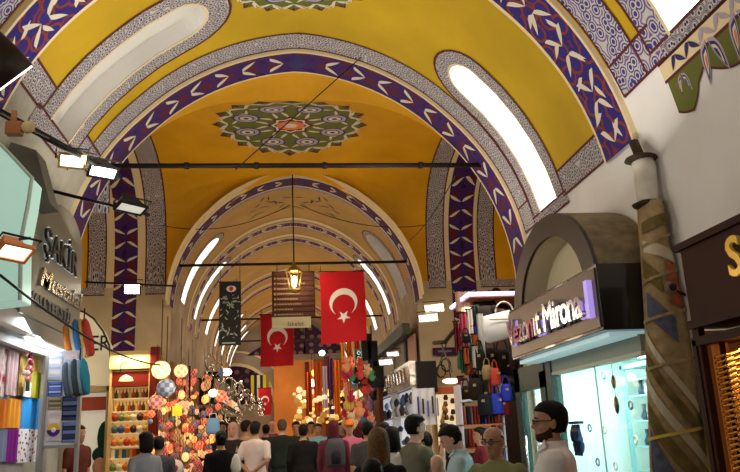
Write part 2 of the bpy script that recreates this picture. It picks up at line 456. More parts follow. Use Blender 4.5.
medallion(c, lambda u, v, o: vmap((u - .06) / K, 7.42 + v, o), .82, .78)
ceiling_near = struct('ceiling', c, SL)

# ---- painted arch between the crossing and the rest, crossing barrel, far tunnel
TR, TZ, TCX = 2.42, 4.06, .30
def tz(x):                                   # tunnel surface height over x
    d = abs(x - TCX)
    if d >= TR: return 0
    a = math.asin(d / TR); r = TR + .10 * TR / 2.95 * max(0, 1 - a / rad(42)); a = math.asin(d / r)
    return TZ + r * math.cos(a)
CY0, CY1 = 9.74, 14.75; CM = (CY0 + CY1) / 2; CH = (CY1 - CY0) / 2; CZ, CRISE = 4.55, 2.27
def cz(y): return CZ + CRISE * (max(0, 1 - abs((y - CM) / CH) ** 3)) ** (1 / 3)
def cy_at(z):                                # back half: y where barrel has height z
    q = (z - CZ) / CRISE
    return CM + CH * (max(0, 1 - max(0, q) ** 3)) ** (1 / 3)
_ft = [vmap(t, 0) for t in lin(-90, 90, 360)]
def front_top(x):                            # bay 1 barrel height over x
    for p, q in zip(_ft, _ft[1:]):
        if p.x <= x <= q.x: return p.z + (q.z - p.z) * (x - p.x) / max(1e-6, q.x - p.x)
    return 0
def prof(s, lo, hi):                         # s in 0..1 from y=lo to y=hi along the barrel, eased at both springings
    a0 = math.acos(max(-1, min(1, (CM - lo) / CH))); a1 = math.acos(max(-1, min(1, (CM - hi) / CH)))
    a = a0 + (a1 - a0) * s; y = CM - CH * math.cos(a); return y, cz(y)
c = MB()
xs = sorted(set([round(q, 3) for q in lin(-9, 9.5, 74)] + [TCX + TR * math.sin(rad(t)) for t in range(-90, 91, 5)]))
for x0, x1 in zip(xs, xs[1:]):
    P = []
    for x in (x0, x1):
        zt = tz(x); zf = front_top(x)
        hi = cy_at(zt) if zt > CZ else CY1
        lo = CM - (cy_at(zf) - CM) if zf > CZ else CY0
        P.append([Vector((x, *prof(i / 28, lo, hi))) for i in range(29)])
    mi = 0
    for i in range(28):
        zm = P[0][i].z
        c.add([P[0][i], P[1][i], P[1][i + 1], P[0][i + 1]], [(0, 1, 2, 3)], 0, smooth=True)
for t0, t1 in zip(lin(-89, 89, 60), lin(-89, 89, 60)[1:]):
    q = []
    for t in (t0, t1):
        p = vmap(t, 9.70, 0); ye = CM - (cy_at(p.z) - CM) if p.z > CZ else CY0 + .02
        q.append((p, vmap(t, max(ye, 9.72), 0)))
    c.add([q[0][0], q[1][0], q[1][1], q[0][1]], [(0, 1, 2, 3)], 0)
def cpt(x, y, o=0):                          # painted layer on the crossing barrel
    z = cz(y); e = .01; n = Vector((0, -(cz(y + e) - cz(y - e)) / (2 * e) if CY0 + e < y < CY1 - e else (50 if y > CM else -50), 1)).normalized()
    return Vector((x, y, z)) - n * o
def cband(x0, x1, mi, off, zlow=4.54, uvs=True, zw=None):
    ys = [prof(i / 40, CY0, CY1) for i in range(41)]
    ys = [q for q in ys if q[1] > zlow]
    c.grid(lambda x, s: cpt(x, ys[s][0], off), [x0, x1], list(range(len(ys))), mi, uvf=lambda x, s: (x, s * .14))
    return ys
for x0, x1 in ((2.98, 3.34), (4.06, 4.40), (-2.62, -2.24), (-3.72, -3.38)):
    cband(x0, x1, 4, .006)
    for x in (x0, x1): cband(x - .014, x + .014, 9, .009)
for x0, x1 in ((3.34, 3.45), (3.97, 4.06), (-2.78, -2.62), (-3.38, -3.22)): cband(x0, x1, 6, .006)
for x0, x1 in ((3.45, 3.97), (-3.22, -2.78)): cband(x0, x1, 3, .007)
def acr(x0, x1):
    xm = (x0 + x1) / 2; y = CY1 - .03; z = 4.7
    for i in range(9):
        z = 4.85 + i * .27
        if z > 6.6: break
        y = cy_at(z)
        for q in (-1, 1):
            u = .5 if i % 2 else -.5
            pts = leaf_shape(.27, .04 * q)
            cs, sn = math.cos(q * u), math.sin(q * u)
            vs = [cpt(xm + q * .13 + a * cs - b * sn, cy_at(z + (a * sn + b * cs)), .012) for a, b in pts]
            c.add(vs, [tuple(range(len(vs)))], 7)
acr(3.45, 3.97); acr(-3.22, -2.78)
medallion(c, lambda u, v, o: cpt(.20 + u, 12.08 + v, o), 1.34, 1.30)
cross = struct('ceiling', c, [M_org] + SL[1:])

# back wall of the crossing (around the tunnel mouth), front spandrel, side walls
c = MB()
def wallx(x0, x1, ztop, y, mi=0, zb=0): c.add([(x0, y, zb), (x1, y, zb), (x1, y, ztop), (x0, y, ztop)], [(0, 1, 2, 3)], mi)
wallx(-9, TCX - TR, CZ, CY1 - .005, 0); wallx(TCX + TR, 9.5, CZ, CY1 - .005, 0)
for x0, x1 in ((TCX - TR, TCX - TR + .2), (TCX + TR - .2, TCX + TR)): pass
# pilasters painted below the springing
for x0, x1, pl in ((3.45, 3.97, 1), (-3.22, -2.78, 1)):
    c.grid(lambda x, z: Vector((x, CY1 - .013, z)), [x0, x1], [3.3, CZ], 1, uvf=lambda x, z: (x, z))
    xm = (x0 + x1) / 2
    for i in range(5):
        z = 3.45 + i * .28
        for q in (-1, 1):
            u = .5 if i % 2 else -.5; cs, sn = math.cos(q * u), math.sin(q * u)
            c.add([(xm + q * .13 + a * cs - b * sn, CY1 - .018, z + a * sn + b * cs) for a, b in leaf_shape(.27, .04 * q)], [tuple(range(11 + 1))[:len(leaf_shape(.2, .1))]], 2)
for x0, x1 in ((2.98, 3.34), (4.06, 4.4), (-2.62, -2.24), (-3.72, -3.38), (4.4, 6.0), (-6, -3.72)):
    c.grid(lambda x, z: Vector((x, CY1 - .012, z)), [x0, x1], [4.42, 4.56], 3, uvf=lambda x, z: (x, z))
    c.box(x0, x1, CY1 - .016, CY1 - .011, 4.40, 4.42, 4)
struct('wall_back', c, [M_cream, M_pur, M_leaf, M_strip, M_dark])
c = MB()
wallx(-9, CX - 2.9, CZ, CY0, 0); wallx(CX + 2.9, 9.5, CZ, CY0, 0)
c.box(-9, -8.9, CY0, CY1, 0, 7, 0); c.box(9.4, 9.5, CY0, CY1, 0, 7, 0)
struct('wall_front', c, [M_cream])

# far tunnel
RIBS = [(14.22, 14.78), (17.45, 17.85), (18.95, 19.35), (23.0, 23.4), (24.6, 25.0), (28.2, 28.6), (29.8, 30.2)]
TEND = 31.5
c = MB()
us = lin(-90, 90, 40)
kt = TR * PI / 180
def tmap(th, y, o=0): return vmap(th, y, o, TR, TZ, TCX)
def ty0(th):
    z = tmap(th, 0).z; return cy_at(z) if z > CZ else CY1
c.grid(lambda t, s: tmap(t, ty0(t) + (14.8 - ty0(t)) * s), us, [0, .5, 1], 14)
ys = 14.8; prev = 14.75
gaps = []
for i, (a, b) in enumerate(RIBS):
    if i: gaps.append((RIBS[i - 1][1], a))
gaps.append((RIBS[-1][1], TEND))
for a, b in gaps:
    m = (a + b) / 2; hw = .30 if b - a > 2 else .22
    if b - a > 1:
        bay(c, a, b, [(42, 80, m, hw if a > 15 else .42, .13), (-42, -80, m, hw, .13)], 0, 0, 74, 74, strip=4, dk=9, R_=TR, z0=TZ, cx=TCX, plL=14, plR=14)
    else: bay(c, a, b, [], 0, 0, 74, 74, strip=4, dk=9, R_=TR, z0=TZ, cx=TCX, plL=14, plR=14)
for i, (a, b) in enumerate(RIBS):
    band(c, a, b, -89, 89, .04, 5 if i == 0 else 3, R_=TR, z0=TZ, cx=TCX, edge=.045)
    if i < 3: leaves(c, a, b, -88, 88, .04, .36, .2, .05, 7, R_=TR, z0=TZ, cx=TCX)
    strip(c, a - .3, a - .02, -88, 88, 6 if i else 6, 9 if i else None, R_=TR, z0=TZ, cx=TCX)
    strip(c, b + .02, b + .25, -88, 88, 4, None, R_=TR, z0=TZ, cx=TCX)
# thin green scrolls around the crown of the first far bay
for q in (-1, 1):
    for i in range(7):
        decal(c, leaf_shape(.34, .035), lambda u, v, o: tmap(u / kt, v, o), q * (.12 + i * .13), 16.0 + .35 * math.cos(i * 1.1), q * (.6 + i * .5), .008, 10)
        decal(c, leaf_shape(.26, .03), lambda u, v, o: tmap(u / kt, v, o), q * (.12 + i * .13), 15.6 + .3 * math.sin(i * 1.3), -q * (.4 + i * .4), .009, 8)
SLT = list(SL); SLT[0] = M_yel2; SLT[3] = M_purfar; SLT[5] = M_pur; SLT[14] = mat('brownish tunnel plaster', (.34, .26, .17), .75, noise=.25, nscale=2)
struct('ceiling', c, SLT)

# window panes
for i, (s, th0, th1, yc, hw, R_, z0, cx, D, A, k) in enumerate(WINDOWS):
    w = MB(); n = len(A) // 2
    # pane as strips across the stadium
    L = A[:len(A) // 2 + 1]; Rr = A[::-1][:len(A) // 2 + 1]
    vs = []
    for p, q in zip(L, Rr): vs += [vmap(s * p[0] / k, p[1], D, R_, z0, cx), vmap(s * q[0] / k, q[1], D, R_, z0, cx)]
    w.add(vs, [(2 * j, 2 * j + 1, 2 * j + 3, 2 * j + 2) for j in range(len(L) - 1)], 0)
    struct('window_%d' % (i + 1), w, M_glassdim if (s < 0 and R_ == RV) or (s > 0 and R_ == TR and yc < 17) else M_glassday)

FLOOR = .12
# ---- walls of the two halves, floor
c = MB()
c.grid(lambda y, z: Vector((CX + 2.95, y, z)), [.2, 9.74], [2.32, 3.5], 0); c.grid(lambda y, z: Vector((CX + 2.95, y, z)), [5.03, 5.93], [0, 2.32], 0); c.grid(lambda y, z: Vector((CX + 2.95, y, z)), [.2, 2.1], [0, 2.32], 0)
struct('wall_right', c, M_plas)
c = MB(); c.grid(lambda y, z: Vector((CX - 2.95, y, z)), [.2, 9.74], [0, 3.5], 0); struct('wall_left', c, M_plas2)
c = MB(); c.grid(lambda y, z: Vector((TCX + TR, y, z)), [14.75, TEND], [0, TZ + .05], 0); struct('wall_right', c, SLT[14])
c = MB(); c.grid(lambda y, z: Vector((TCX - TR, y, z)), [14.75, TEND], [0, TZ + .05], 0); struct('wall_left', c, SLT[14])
c = MB(); c.box(-9, 9.5, -3, 60, -.1, FLOOR); struct('floor', c, pattern('paving', [(0, (.20, .18, .16)), (.5, (.26, .24, .21)), (.9, (.12, .11, .10))], (2, 2)))

# end of the street: cross wall with a dark tiled arch on the left and a lit orange shop wall on the right
M_endcream = mat('far greyed plaster', (.34, .27, .20), .8, noise=.2, nscale=1)
M_tym = pattern('dark tympanum tiles', [(0, (.18, .11, .08)), (.25, (.035, .014, .04)), (.6, (.08, .03, .035))], (2.6, 2.6), rnd=.3)
M_orw = mat('orange lit wall', (.75, .27, .06), .7, noise=.2, nscale=.7)
c = MB()
Y = TEND
def arcpts(cx_, cz_, r, a0, a1, n=20): return [(cx_ + r * math.cos(rad(a)), cz_ + r * math.sin(rad(a))) for a in lin(a0, a1, n)]
c.box(-9, 9, Y + .3, Y + .5, 0, 9, 0)
for r0, r1, mi, y in ((0, 1.55, 1, Y + .27), (1.55, 1.68, 2, Y + .2), (1.68, 2.1, 0, Y + .18), (2.1, 2.18, 2, Y + .16)):
    A = arcpts(-1.95, 3.0, max(r0, .01), 0, 180); B = arcpts(-1.95, 3.0, r1, 0, 180)
    c.add([(x, y, z) for x, z in A] + [(x, y, z) for x, z in B], [(i, i + 1, 22 + i, 21 + i) for i in range(20)], mi, A + B)
# two tiled spandrels above
for x0, x1, x2 in ((-1.5, 1.0, .9), (3.0, .9, 1.0)):
    c.add([(x0, Y + .15, 4.95), (x1, Y + .15, 4.95), (x2, Y + .15, 6.35)], [(0, 1, 2)], 1, [(x0, 0), (x1, 0), (x2, 1.6)])
c.box(-.35, 1.3, Y + .1, Y + .28, 0, 4.7, 3); c.box(1.3, 3.4, Y + .1, Y + .28, 0, 4.7, 5)
c.box(.95, 1.12, Y + .0, Y + .12, 0, 4.6, 4)
c.box(1.75, 2.0, Y - .1, Y + .12, 0, 4.8, 4)
struct('wall_back', c, [M_endcream, M_tym, M_creamline, M_orw, mat('far dark red post', (.12, .02, .01), .6), mat('far brown wall', (.28, .10, .03), .7)])
# ================================================================== shared small things
BLK = mat('black painted metal', (.012, .012, .013), .45, .3)
GRYM = mat('brushed grey metal', (.36, .37, .35), .42, .55)
WHT = mat('white lacquer', (.75, .75, .72), .5)
def rounded(y0, y1, z0, z1, r=.03): return [(y0 + r, z0), (y1 - r, z0), (y1, z0 + r), (y1, z1 - r), (y1 - r, z1), (y0 + r, z1), (y0, z1 - r), (y0, z0 + r)]
mX = lambda u, v, d: Vector((d, u, v))       # outline in Y,Z extruded in X
mY = lambda u, v, d: Vector((u, d, v))       # outline in X,Z extruded in Y
LX = lambda o: facing(o, (0, 1, 0), (0, 0, 1), (1, 0, 0))      # writing on the left side of the street
RX = lambda o: facing(o, (0, -1, 0), (0, 0, 1), (-1, 0, 0))    # writing on the right side
FY = lambda o: facing(o, (1, 0, 0), (0, 0, 1), (0, -1, 0))     # writing that faces the camera end
def dirmat(loc, d, up=(0, 0, 1)):
    d = Vector(d).normalized(); x = d.cross(Vector(up)).normalized(); y = x.cross(d)
    return Matrix(((x.x, d.x, y.x, loc[0]), (x.y, d.y, y.y, loc[1]), (x.z, d.z, y.z, loc[2]), (0, 0, 0, 1)))
def floodlight(loc, d, label, w=.26, h=.2, dep=.14, body=BLK, glow=6, gcol=(1, .93, .8), group=None, hood=0):
    """housing widening to a glass front that faces d"""
    w *= .85; h *= .8; t = thing('floodlight', label, 'floodlight', loc, 0, group); M = dirmat((0, 0, 0), d)
    b = MB(); a, c_ = w / 2, h / 2
    q = [(-a * .55, -dep, -c_ * .55), (a * .55, -dep, -c_ * .55), (a * .55, -dep, c_ * .55), (-a * .55, -dep, c_ * .55), (-a, 0, -c_), (a, 0, -c_), (a, 0, c_), (-a, 0, c_)]
    b.add(q, [(0, 1, 2, 3), (0, 4, 5, 1), (1, 5, 6, 2), (2, 6, 7, 3), (3, 7, 4, 0)])
    for i in range(4): b.box(-a * .5, a * .5, -dep - .03, -dep + .0, -c_ * .5 + i * c_ * .3, -c_ * .5 + i * c_ * .3 + .008)
    for x0, x1, z0, z1 in ((-a - .01, a + .01, c_ - .008, c_ + .012), (-a - .01, a + .01, -c_ - .012, -c_ + .008), (-a - .01, -a + .01, -c_, c_), (a - .01, a + .01, -c_, c_)): b.box(x0, x1, -.015, .015, z0, z1)
    b.xf(M).build('housing', body, t, rel=True, bevel=.003)
    g = MB(); g.box(-a + .012, a - .012, -.01, .004, -c_ + .01, c_ - .01)
    g.xf(M).build('glass', mat('lit glass %s %.1f' % (str(gcol), glow), (.9, .9, .85), .2, emit=glow, ecol=gcol), t, rel=True)
    k = MB(); k.tube([(-a - .03, -dep * .3, 0), (-a - .03, -dep * .3, c_ + .05), (a + .03, -dep * .3, c_ + .05), (a + .03, -dep * .3, 0)], .008, 6)
    k.xf(M).build('bracket', BLK, t, rel=True)
    return t
def bar(a, b, r, label, name='tie_rod', cat='rod', m=M_iron, group=None):
    c = MB(); c.tube([a, b], r, 8); return one(name, c, m, label, cat, group)
def cloth_panel(fn, w, h, n=14, folds=4, amp=.015, thick=.006):
    """folded hanging cloth; fn(u, v, d)"""
    c = MB(); f = lambda u, v: fn(u, v, amp * math.sin(u / w * folds * 2 * PI) * (1 - .3 * v / h))
    us, vs = lin(0, w, n * 2), lin(0, h, 4)
    c.grid(f, us, vs, 0); c.grid(lambda u, v: f(u, v) if False else fn(u, v, amp * math.sin(u / w * folds * 2 * PI) * (1 - .3 * v / h) - thick), us, vs, 0)
    return c

# ================================================================== iron tie rods, lantern, flags, boards
def hrod(p0, p1, Y, r, label):
    a, b = at(*p0, 'Y', Y), at(*p1, 'Y', Y); z = (a.z + b.z) / 2
    return bar((a.x, Y, z), (b.x, Y, z), r, label)
zr = (at(293, 165, 'Y', 9.4)).z
c = MB(); c.tube([(-2.35, 9.42, zr), (2.78, 9.42, zr)], .035, 8)
for x in (-1.2, -.3, .6, 1.9): c.tube([(x - .03, 9.42, zr), (x + .03, 9.42, zr)], .05, 8)
rod1 = one('tie_rod', c, M_iron, 'thick dark iron tie rod crossing the nearest painted arch', 'tie rod')
zr2 = at(295, 263, 'Y', 14.4).z
rod2 = bar((-1.95, 14.45, zr2), (2.5, 14.45, zr2), .028, 'dark iron tie rod across the second arch, just above the lantern')
zr3 = at(258, 341, 'Y', 19.1).z
rod3 = bar((-2.0, 19.1, at(250, 319, 'Y', 19.1).z), (2.6, 19.1, at(250, 319, 'Y', 19.1).z), .025, 'dark iron tie rod behind the black and white banner')
rod4 = bar((-2.0, 24.8, at(250, 341, 'Y', 24.8).z), (2.6, 24.8, at(250, 341, 'Y', 24.8).z), .025, 'farthest low tie rod above the small far flag')
# lantern on its long chain
LP = at(294, 268, 'Y', 13.9)
t = thing('hanging_lantern', 'lit brass street lantern hanging from the long rod in front of the list board', 'lantern', (LP.x, 13.9, at(294, 293, 'Y', 13.9).z))
zb = t.location.z
BR = mat('aged brass', (.42, .30, .07), .35, .8)
c = MB(); c.tube([(LP.x, 13.9, zb + .60), (LP.x, 13.9, 6.55)], .014, 6); c.build('chain', M_iron, t)
c = MB()
ctr = (LP.x, 13.9, zb)
c.lathe([(.0, .03), (.03, .08), (.05, .09), (.07, .085)], 6, ctr=ctr); c.lathe([(.40, .15), (.42, .165), (.45, .13), (.52, .05), (.60, .02)], 6, ctr=ctr)
for k in range(6):
    a = 2 * PI * k / 6; c.tube([(LP.x + .085 * math.cos(a), 13.9 + .085 * math.sin(a), zb + .05), (LP.x + .15 * math.cos(a), 13.9 + .15 * math.sin(a), zb + .42)], .012, 5)
c.build('frame', BR, t)
c = MB(); c.ball((LP.x, 13.9, zb + .22), .06, .06, .11, 10); c.build('bulb', mat('lantern bulb', (1, .85, .5), .4, emit=22, ecol=(1, .80, .42)), t)
# flags
RED = mat('flag red cloth', (.50, .010, .018), .7)
def flag(px, Y, label, group=None, wave=.05, tilt=0, emb=.5):
    x0, x1, z0, z1 = rectY(*px, Y); W, H = x1 - x0, z1 - z0; cx_ = (x0 + x1) / 2
    t = thing('turkish_flag', label, 'flag', (cx_, Y, z1))
    f = lambda u, v, o=0: Vector((x0 + u * W + .02 * math.sin(v * 3), Y - o + wave * math.sin(u * 5 + v * 2) * (.3 + .7 * (1 - v)), z1 - (1 - v) * H - .05 * tilt * (u - .5)))
    c = MB(); c.grid(lambda u, v: f(u, v), lin(0, 1, 12), lin(0, 1, 12), 0); c.grid(lambda u, v: f(u, v, -.008), lin(0, 1, 12), lin(0, 1, 12), 0); c.build('cloth', RED, t)
    c = MB(); s = W * emb / H
    def pt(x, y, o=.006): return f(.5 + x * emb, .56 + y * s, o)
    # crescent opening downwards, star below it
    n = 28; R1, R2, dy = .5, .4, -.125
    outer, inner = [], []
    ang = math.acos((R1 * R1 - R2 * R2 + dy * dy) / (2 * R1 * abs(dy)))   # half angle where the circles meet, from -y
    for i in range(n + 1):
        a = -PI / 2 + ang + (2 * PI - 2 * ang) * i / n
        outer.append((R1 * math.cos(a), R1 * math.sin(a)))
        # matching point on inner circle
        x, y = outer[-1]; b = math.atan2(y - dy, x); inner.append((R2 * math.cos(b), dy + R2 * math.sin(b)))
    vs = [pt(x, y) for x, y in outer] + [pt(x, y) for x, y in inner]
    c.add(vs, [(i, i + 1, n + 2 + i, n + 1 + i) for i in range(n)])
    st = []
    for i in range(10):
        r = .24 if i % 2 == 0 else .095; a = -PI / 2 + PI * i / 5 + PI; st.append((r * math.cos(a + PI), -.52 + r * math.sin(a + PI)))
    st = [(r_[0], r_[1]) for r_ in st]
    vs = [pt(0, -.52)] + [pt(x, y) for x, y in st]
    c.add(vs, [(0, 1 + i, 1 + (i + 1) % 10) for i in range(10)])
    c.build('crescent_and_star', mat('flag white', (.85, .82, .80), .7), t)
    c = MB(); c.tube([(x0 - .02, Y, z1), (x1 + .02, Y, z1)], .012, 6)
    for x in (x0 + .03, x1 - .03): c.tube([(x, Y, z1), (x, Y, z1 + .12)], .006, 5)
    c.build('hanging_rod', M_iron, t)
    return t
flag((320, 271, 365, 342), 14.2, 'large red flag with white crescent and star, right of the lantern', tilt=-1, emb=.62)
flag((260, 314, 293, 366), 16.2, 'middle-sized red flag partly hidden behind the cream plate of the list board', emb=.62)
flag((258, 388, 271, 415), 24.3, 'smallest red flag far down the street beside the yellow striped banner', emb=.6)
# list board
x0, x1, z0, z1 = rectY(272, 271, 315, 317, 14.3)
t = thing('direction_board', 'brown slatted direction board with a cream plate, hung under the lantern rod', 'board', ((x0 + x1) / 2, 14.3, z0 - .2))
c = MB(); c.box(x0, x1, 14.3, 14.33, z0, z1); c.build('backing', mat('dark brown board', (.055, .018, .010), .6), t)
n = 9; hs = (z1 - z0) / n
RR = random.Random(3)
for i in range(n):
    c = MB(); zt = z1 - i * hs; c.box(x0 + .03, x1 - .02, 14.275, 14.30, zt - hs * .88, zt - hs * .12); s = c.build('slat', mat('brown slat', (.075, .025, .015), .6), t)
    if i == 0:
        continue
    w_ = .35 + RR.random() * .28; c = MB(); x = x0 + .10
    while x < x0 + .10 + w_ * (x1 - x0):
        l = .02 + RR.random() * .03; c.box(x, x + l, 14.270, 14.276, zt - hs * .62, zt - hs * .38); x += l + .008
    c.box(x0 + .04, x0 + .075, 14.270, 14.276, zt - hs * .7, zt - hs * .3)
    c.build('lettering', mat('tan lettering', (.26, .17, .10), .6), s)
px0, px1, pz0, pz1 = rectY(272, 317, 311, 328, 14.25)
c = MB(); c.box(px0, px1, 14.24, 14.27, pz0, pz1); p = c.build('cream_plate', mat('cream plate', (.42, .37, .23), .6), t)
text('Iskelet', 'lettering', mat('plate lettering', (.08, .06, .05), .6), p, FY(((px0 + px1) / 2 + .08, 14.235, (pz0 + pz1) / 2 - .03)), .12, .002)
c = MB()
for x in (x0 + .1, x1 - .1): c.tube([(x, 14.31, z1), (x, 14.4, zr2)], .008, 5)
c.build('hanger', M_iron, t)
# black and white banner
x0, x1, z0, z1 = rectY(219, 281, 241, 345, 13.6)
t = thing('banner', 'narrow black and white printed banner with a small red crest at its top', 'banner', ((x0 + x1) / 2, 13.6, z0))
c = MB(); c.box(x0, x1, 13.6, 13.62, z0, z1); c.build('cloth', mat('banner black', (.015, .017, .016), .6), t)
c = MB(); W, H = x1 - x0, z1 - z0; RR = random.Random(5)
for i in range(46):
    u, v = RR.uniform(.1, .9), RR.uniform(.08, .78); a = RR.uniform(0, PI); L = RR.uniform(.04, .10); 
    pts = [(x0 + u * W + p * math.cos(a) - q * math.sin(a), 13.594, z0 + v * H + p * math.sin(a) + q * math.cos(a)) for p, q in leaf_shape(L, L * .2)]
    c.add(pts, [tuple(range(len(pts)))])
c.box(x0 + .06, x1 - .1, 13.592, 13.596, z0 + .03, z0 + .055)
c.build('printed_figures', mat('banner grey print', (.30, .34, .30), .6), t)
c = MB(); c.ball(((x0 + x1) / 2 + .02, 13.592, z1 - .14), .09, .006, .06, 12); cr = c.build('crest', mat('crest white', (.6, .55, .55), .6), t)
c = MB(); c.ball(((x0 + x1) / 2 + .02, 13.587, z1 - .14), .04, .006, .045, 10); c.build('crest_centre', mat('crest red', (.5, .01, .04), .6), cr)
c = MB()
for x in (x0 + .02, x1 - .02): c.tube([(x, 13.61, z1), (x, 13.61, z1 + .5)], .006, 5)
c.build('hanger', M_iron, t)
# yellow and dark striped far banner
x0, x1, z0, z1 = rectY(251, 375, 269, 401, 25)
t = thing('banner', 'yellow and dark striped banner far down the street', 'banner', ((x0 + x1) / 2, 25, z0))
W = (x1 - x0) / 6
for i, h in enumerate(('c8b82a', '24203a', 'd9d3b0', '26223c', 'c9b93a', '8a7a2a')):
    c = MB(); c.box(x0 + i * W, x0 + (i + 1) * W, 25, 25.03, z0, z1); c.build('stripe', cm(h), t)
# slack cables over the street
for a, b, s, lab in (((0, 275, 4), (160, 365, 8.2), .1, 'thin dark cable sagging in front of the grey arched sign'), ((425, 0, 9), (235, 170, 9), .0, 'thin grey wire slanting across the vault above the tie rod'),
                     ((100, 155, 9.3), (0, 112, 4.6), .05, 'black cable running from the lamps to the top left corner'), ((455, 176, 9.3), (410, 240, 14), .1, 'thin cable dropping from the right end of the near tie rod'),
                     ((160, 225, 14.2), (290, 205, 14.2), .25, 'thin cable in front of the second arch, left half'), ((300, 205, 14.3), (425, 225, 14.3), .2, 'thin cable in front of the second arch, right half')):
    A = at(a[0], a[1], 'Y', a[2]); B = at(b[0], b[1], 'Y', b[2]); c = MB()
    c.tube([A.lerp(B, k / 12) - Vector((0, 0, s * 4 * (k / 12) * (1 - k / 12))) for k in range(13)], .008, 5)
    one('cable', c, BLK, lab, 'cable')

# ================================================================== left: lamps in the corner
MINT = mat('glowing mint acrylic', (.42, .62, .53), .45, emit=.42, ecol=(.62, 1, .84))
Y = 5.5
o = [at(x, y, 'Y', Y) for x, y in ((-30, 120), (-2, 142), (10, 154), (32, 178), (28, 205), (21, 240), (20, 300), (-30, 306))]
o2 = [(p.x, p.z) for p in o]
t = thing('projecting_sign', 'glowing mint lightbox sign at the left edge of the street', 'sign', (o[6].x, Y, o[6].z))
c = MB(); c.prism(o2[::-1], mY, Y, Y + .25); c.build('light_panel', MINT, t, bevel=.01)
c = MB(); c.tube([Vector((p.x, Y, p.z)) for p in o[1:7]], .015, 6); c.build('edge_trim', mat('pale trim', (.5, .6, .55), .5), t)
# grey wall block behind it, above the arched sign
c = MB(); q = [at(x, y, 'Y', 7.0) for x, y in ((5, 140), (36, 150), (50, 203), (22, 206), (-20, 206), (-20, 120))]
c.prism([(p.x, p.z) for p in q][::-1], mY, 7.0, 7.3); one('shop_canopy', c, mat('grey canopy panel', (.17, .165, .14), .7), 'dull grey canopy panel between the mint sign and the arched sign', 'canopy')
# big dark drum lamp, top left
P0 = at(0, 62, 'Y', 4.4)
t = thing('drum_spotlight', 'large dark brown drum spotlight cut by the left edge of the picture', 'spotlight', P0)
c = MB(); M = dirmat((0, 0, 0), (.55, .5, -.6), (0, 1, 0)); c.tube([(0, -.24, 0), (0, -.18, 0), (0, .0, 0), (0, .12, 0)], [.06, .12, .14, .14], 16); c.xf(M).build('shade', mat('dark brown metal', (.02, .013, .008), .5, .3), t, rel=True)
c = MB(); c.tube([(0, .115, 0), (0, .13, 0)], .13, 16); c.xf(M).build('lens', mat('spot lens', (.9, .9, .9), .2, emit=2.5, ecol=(1, .97, .9)), t, rel=True)
c = MB(); c.tube([(0, 0, .0), (-.3, .2, .5)], .02, 6); c.build('arm', BLK, t, rel=True)
# wooden bracket with lamp rosette
P0 = at(18, 128, 'Y', 4.6)
t = thing('lamp_bracket', 'orange-brown wooden lamp bracket with a tan round plate near the left edge', 'bracket', P0)
c = MB(); c.box(-.07, .03, -.03, .03, -.05, .04); c.box(-.045, -.015, -.02, .02, .04, .12); c.build('arm', mat('varnished wood', (.25, .09, .03), .5), t, rel=True, bevel=.008)
c = MB(); c.tube([(.065, -.035, .0), (.065, -.015, .0)], [.035, .045], 14); c.build('rosette', mat('tan wood', (.42, .30, .14), .5), t, rel=True)
# orange halogen
P0 = at(14, 252, 'Y', 4.9)
floodlight(P0, (.5, -.35, -.8), 'orange halogen floodlight in front of the mint sign', .26, .15, .09, mat('orange enamel', (.75, .25, .08), .4), 3.2, (1, .85, .6))
bar(at(0, 242, 'Y', 5.0), at(30, 238, 'Y', 5.2), .01, 'short black bar carrying the orange floodlight', 'lamp_bar', 'bar', BLK)
# black bar and its floodlights
A, B = at(48, 190, 'Y', 7.4), at(150, 215, 'Y', 7.7)
bar(A, B, .018, 'black lamp bar reaching out from the grey canopy', 'lamp_bar', 'bar', BLK)
bar(at(0, 112, 'Y', 5.6), at(118, 176, 'Y', 7.2), .03, 'thick black bar sloping down from the top left corner to the lamps', 'lamp_bar', 'bar', BLK)
floodlight(at(72, 161, 'Y', 6.6), (.25, -.75, -.65), 'cream floodlight with a bright white glass, left of the black one', .25, .15, .13, mat('cream enamel', (.5, .33, .12), .5), 5.5)
floodlight(at(103, 172, 'Y', 6.9), (.35, -.55, -.75), 'black floodlight with a slanting white glass near the end of the thick bar', .30, .15, .17, BLK, 3.5, (.95, .97, 1))
floodlight(at(131, 208, 'Y', 7.5), (.3, -.3, -.9), 'unlit black floodlight hanging from the tip of the thin bar', .36, .16, .13, BLK, .25)
floodlight(at(132, 289, 'Y', 10.6), (.15, -.8, -.5), 'glowing floodlight hung in front of the left painted pilaster', .26, .19, .12, BLK, 16, (1, .93, .75))
bar(at(85, 282, 'Y', 10.7), at(176, 286, 'Y', 10.7), .014, 'thin dark bar holding the glowing floodlight', 'lamp_bar', 'bar', BLK)

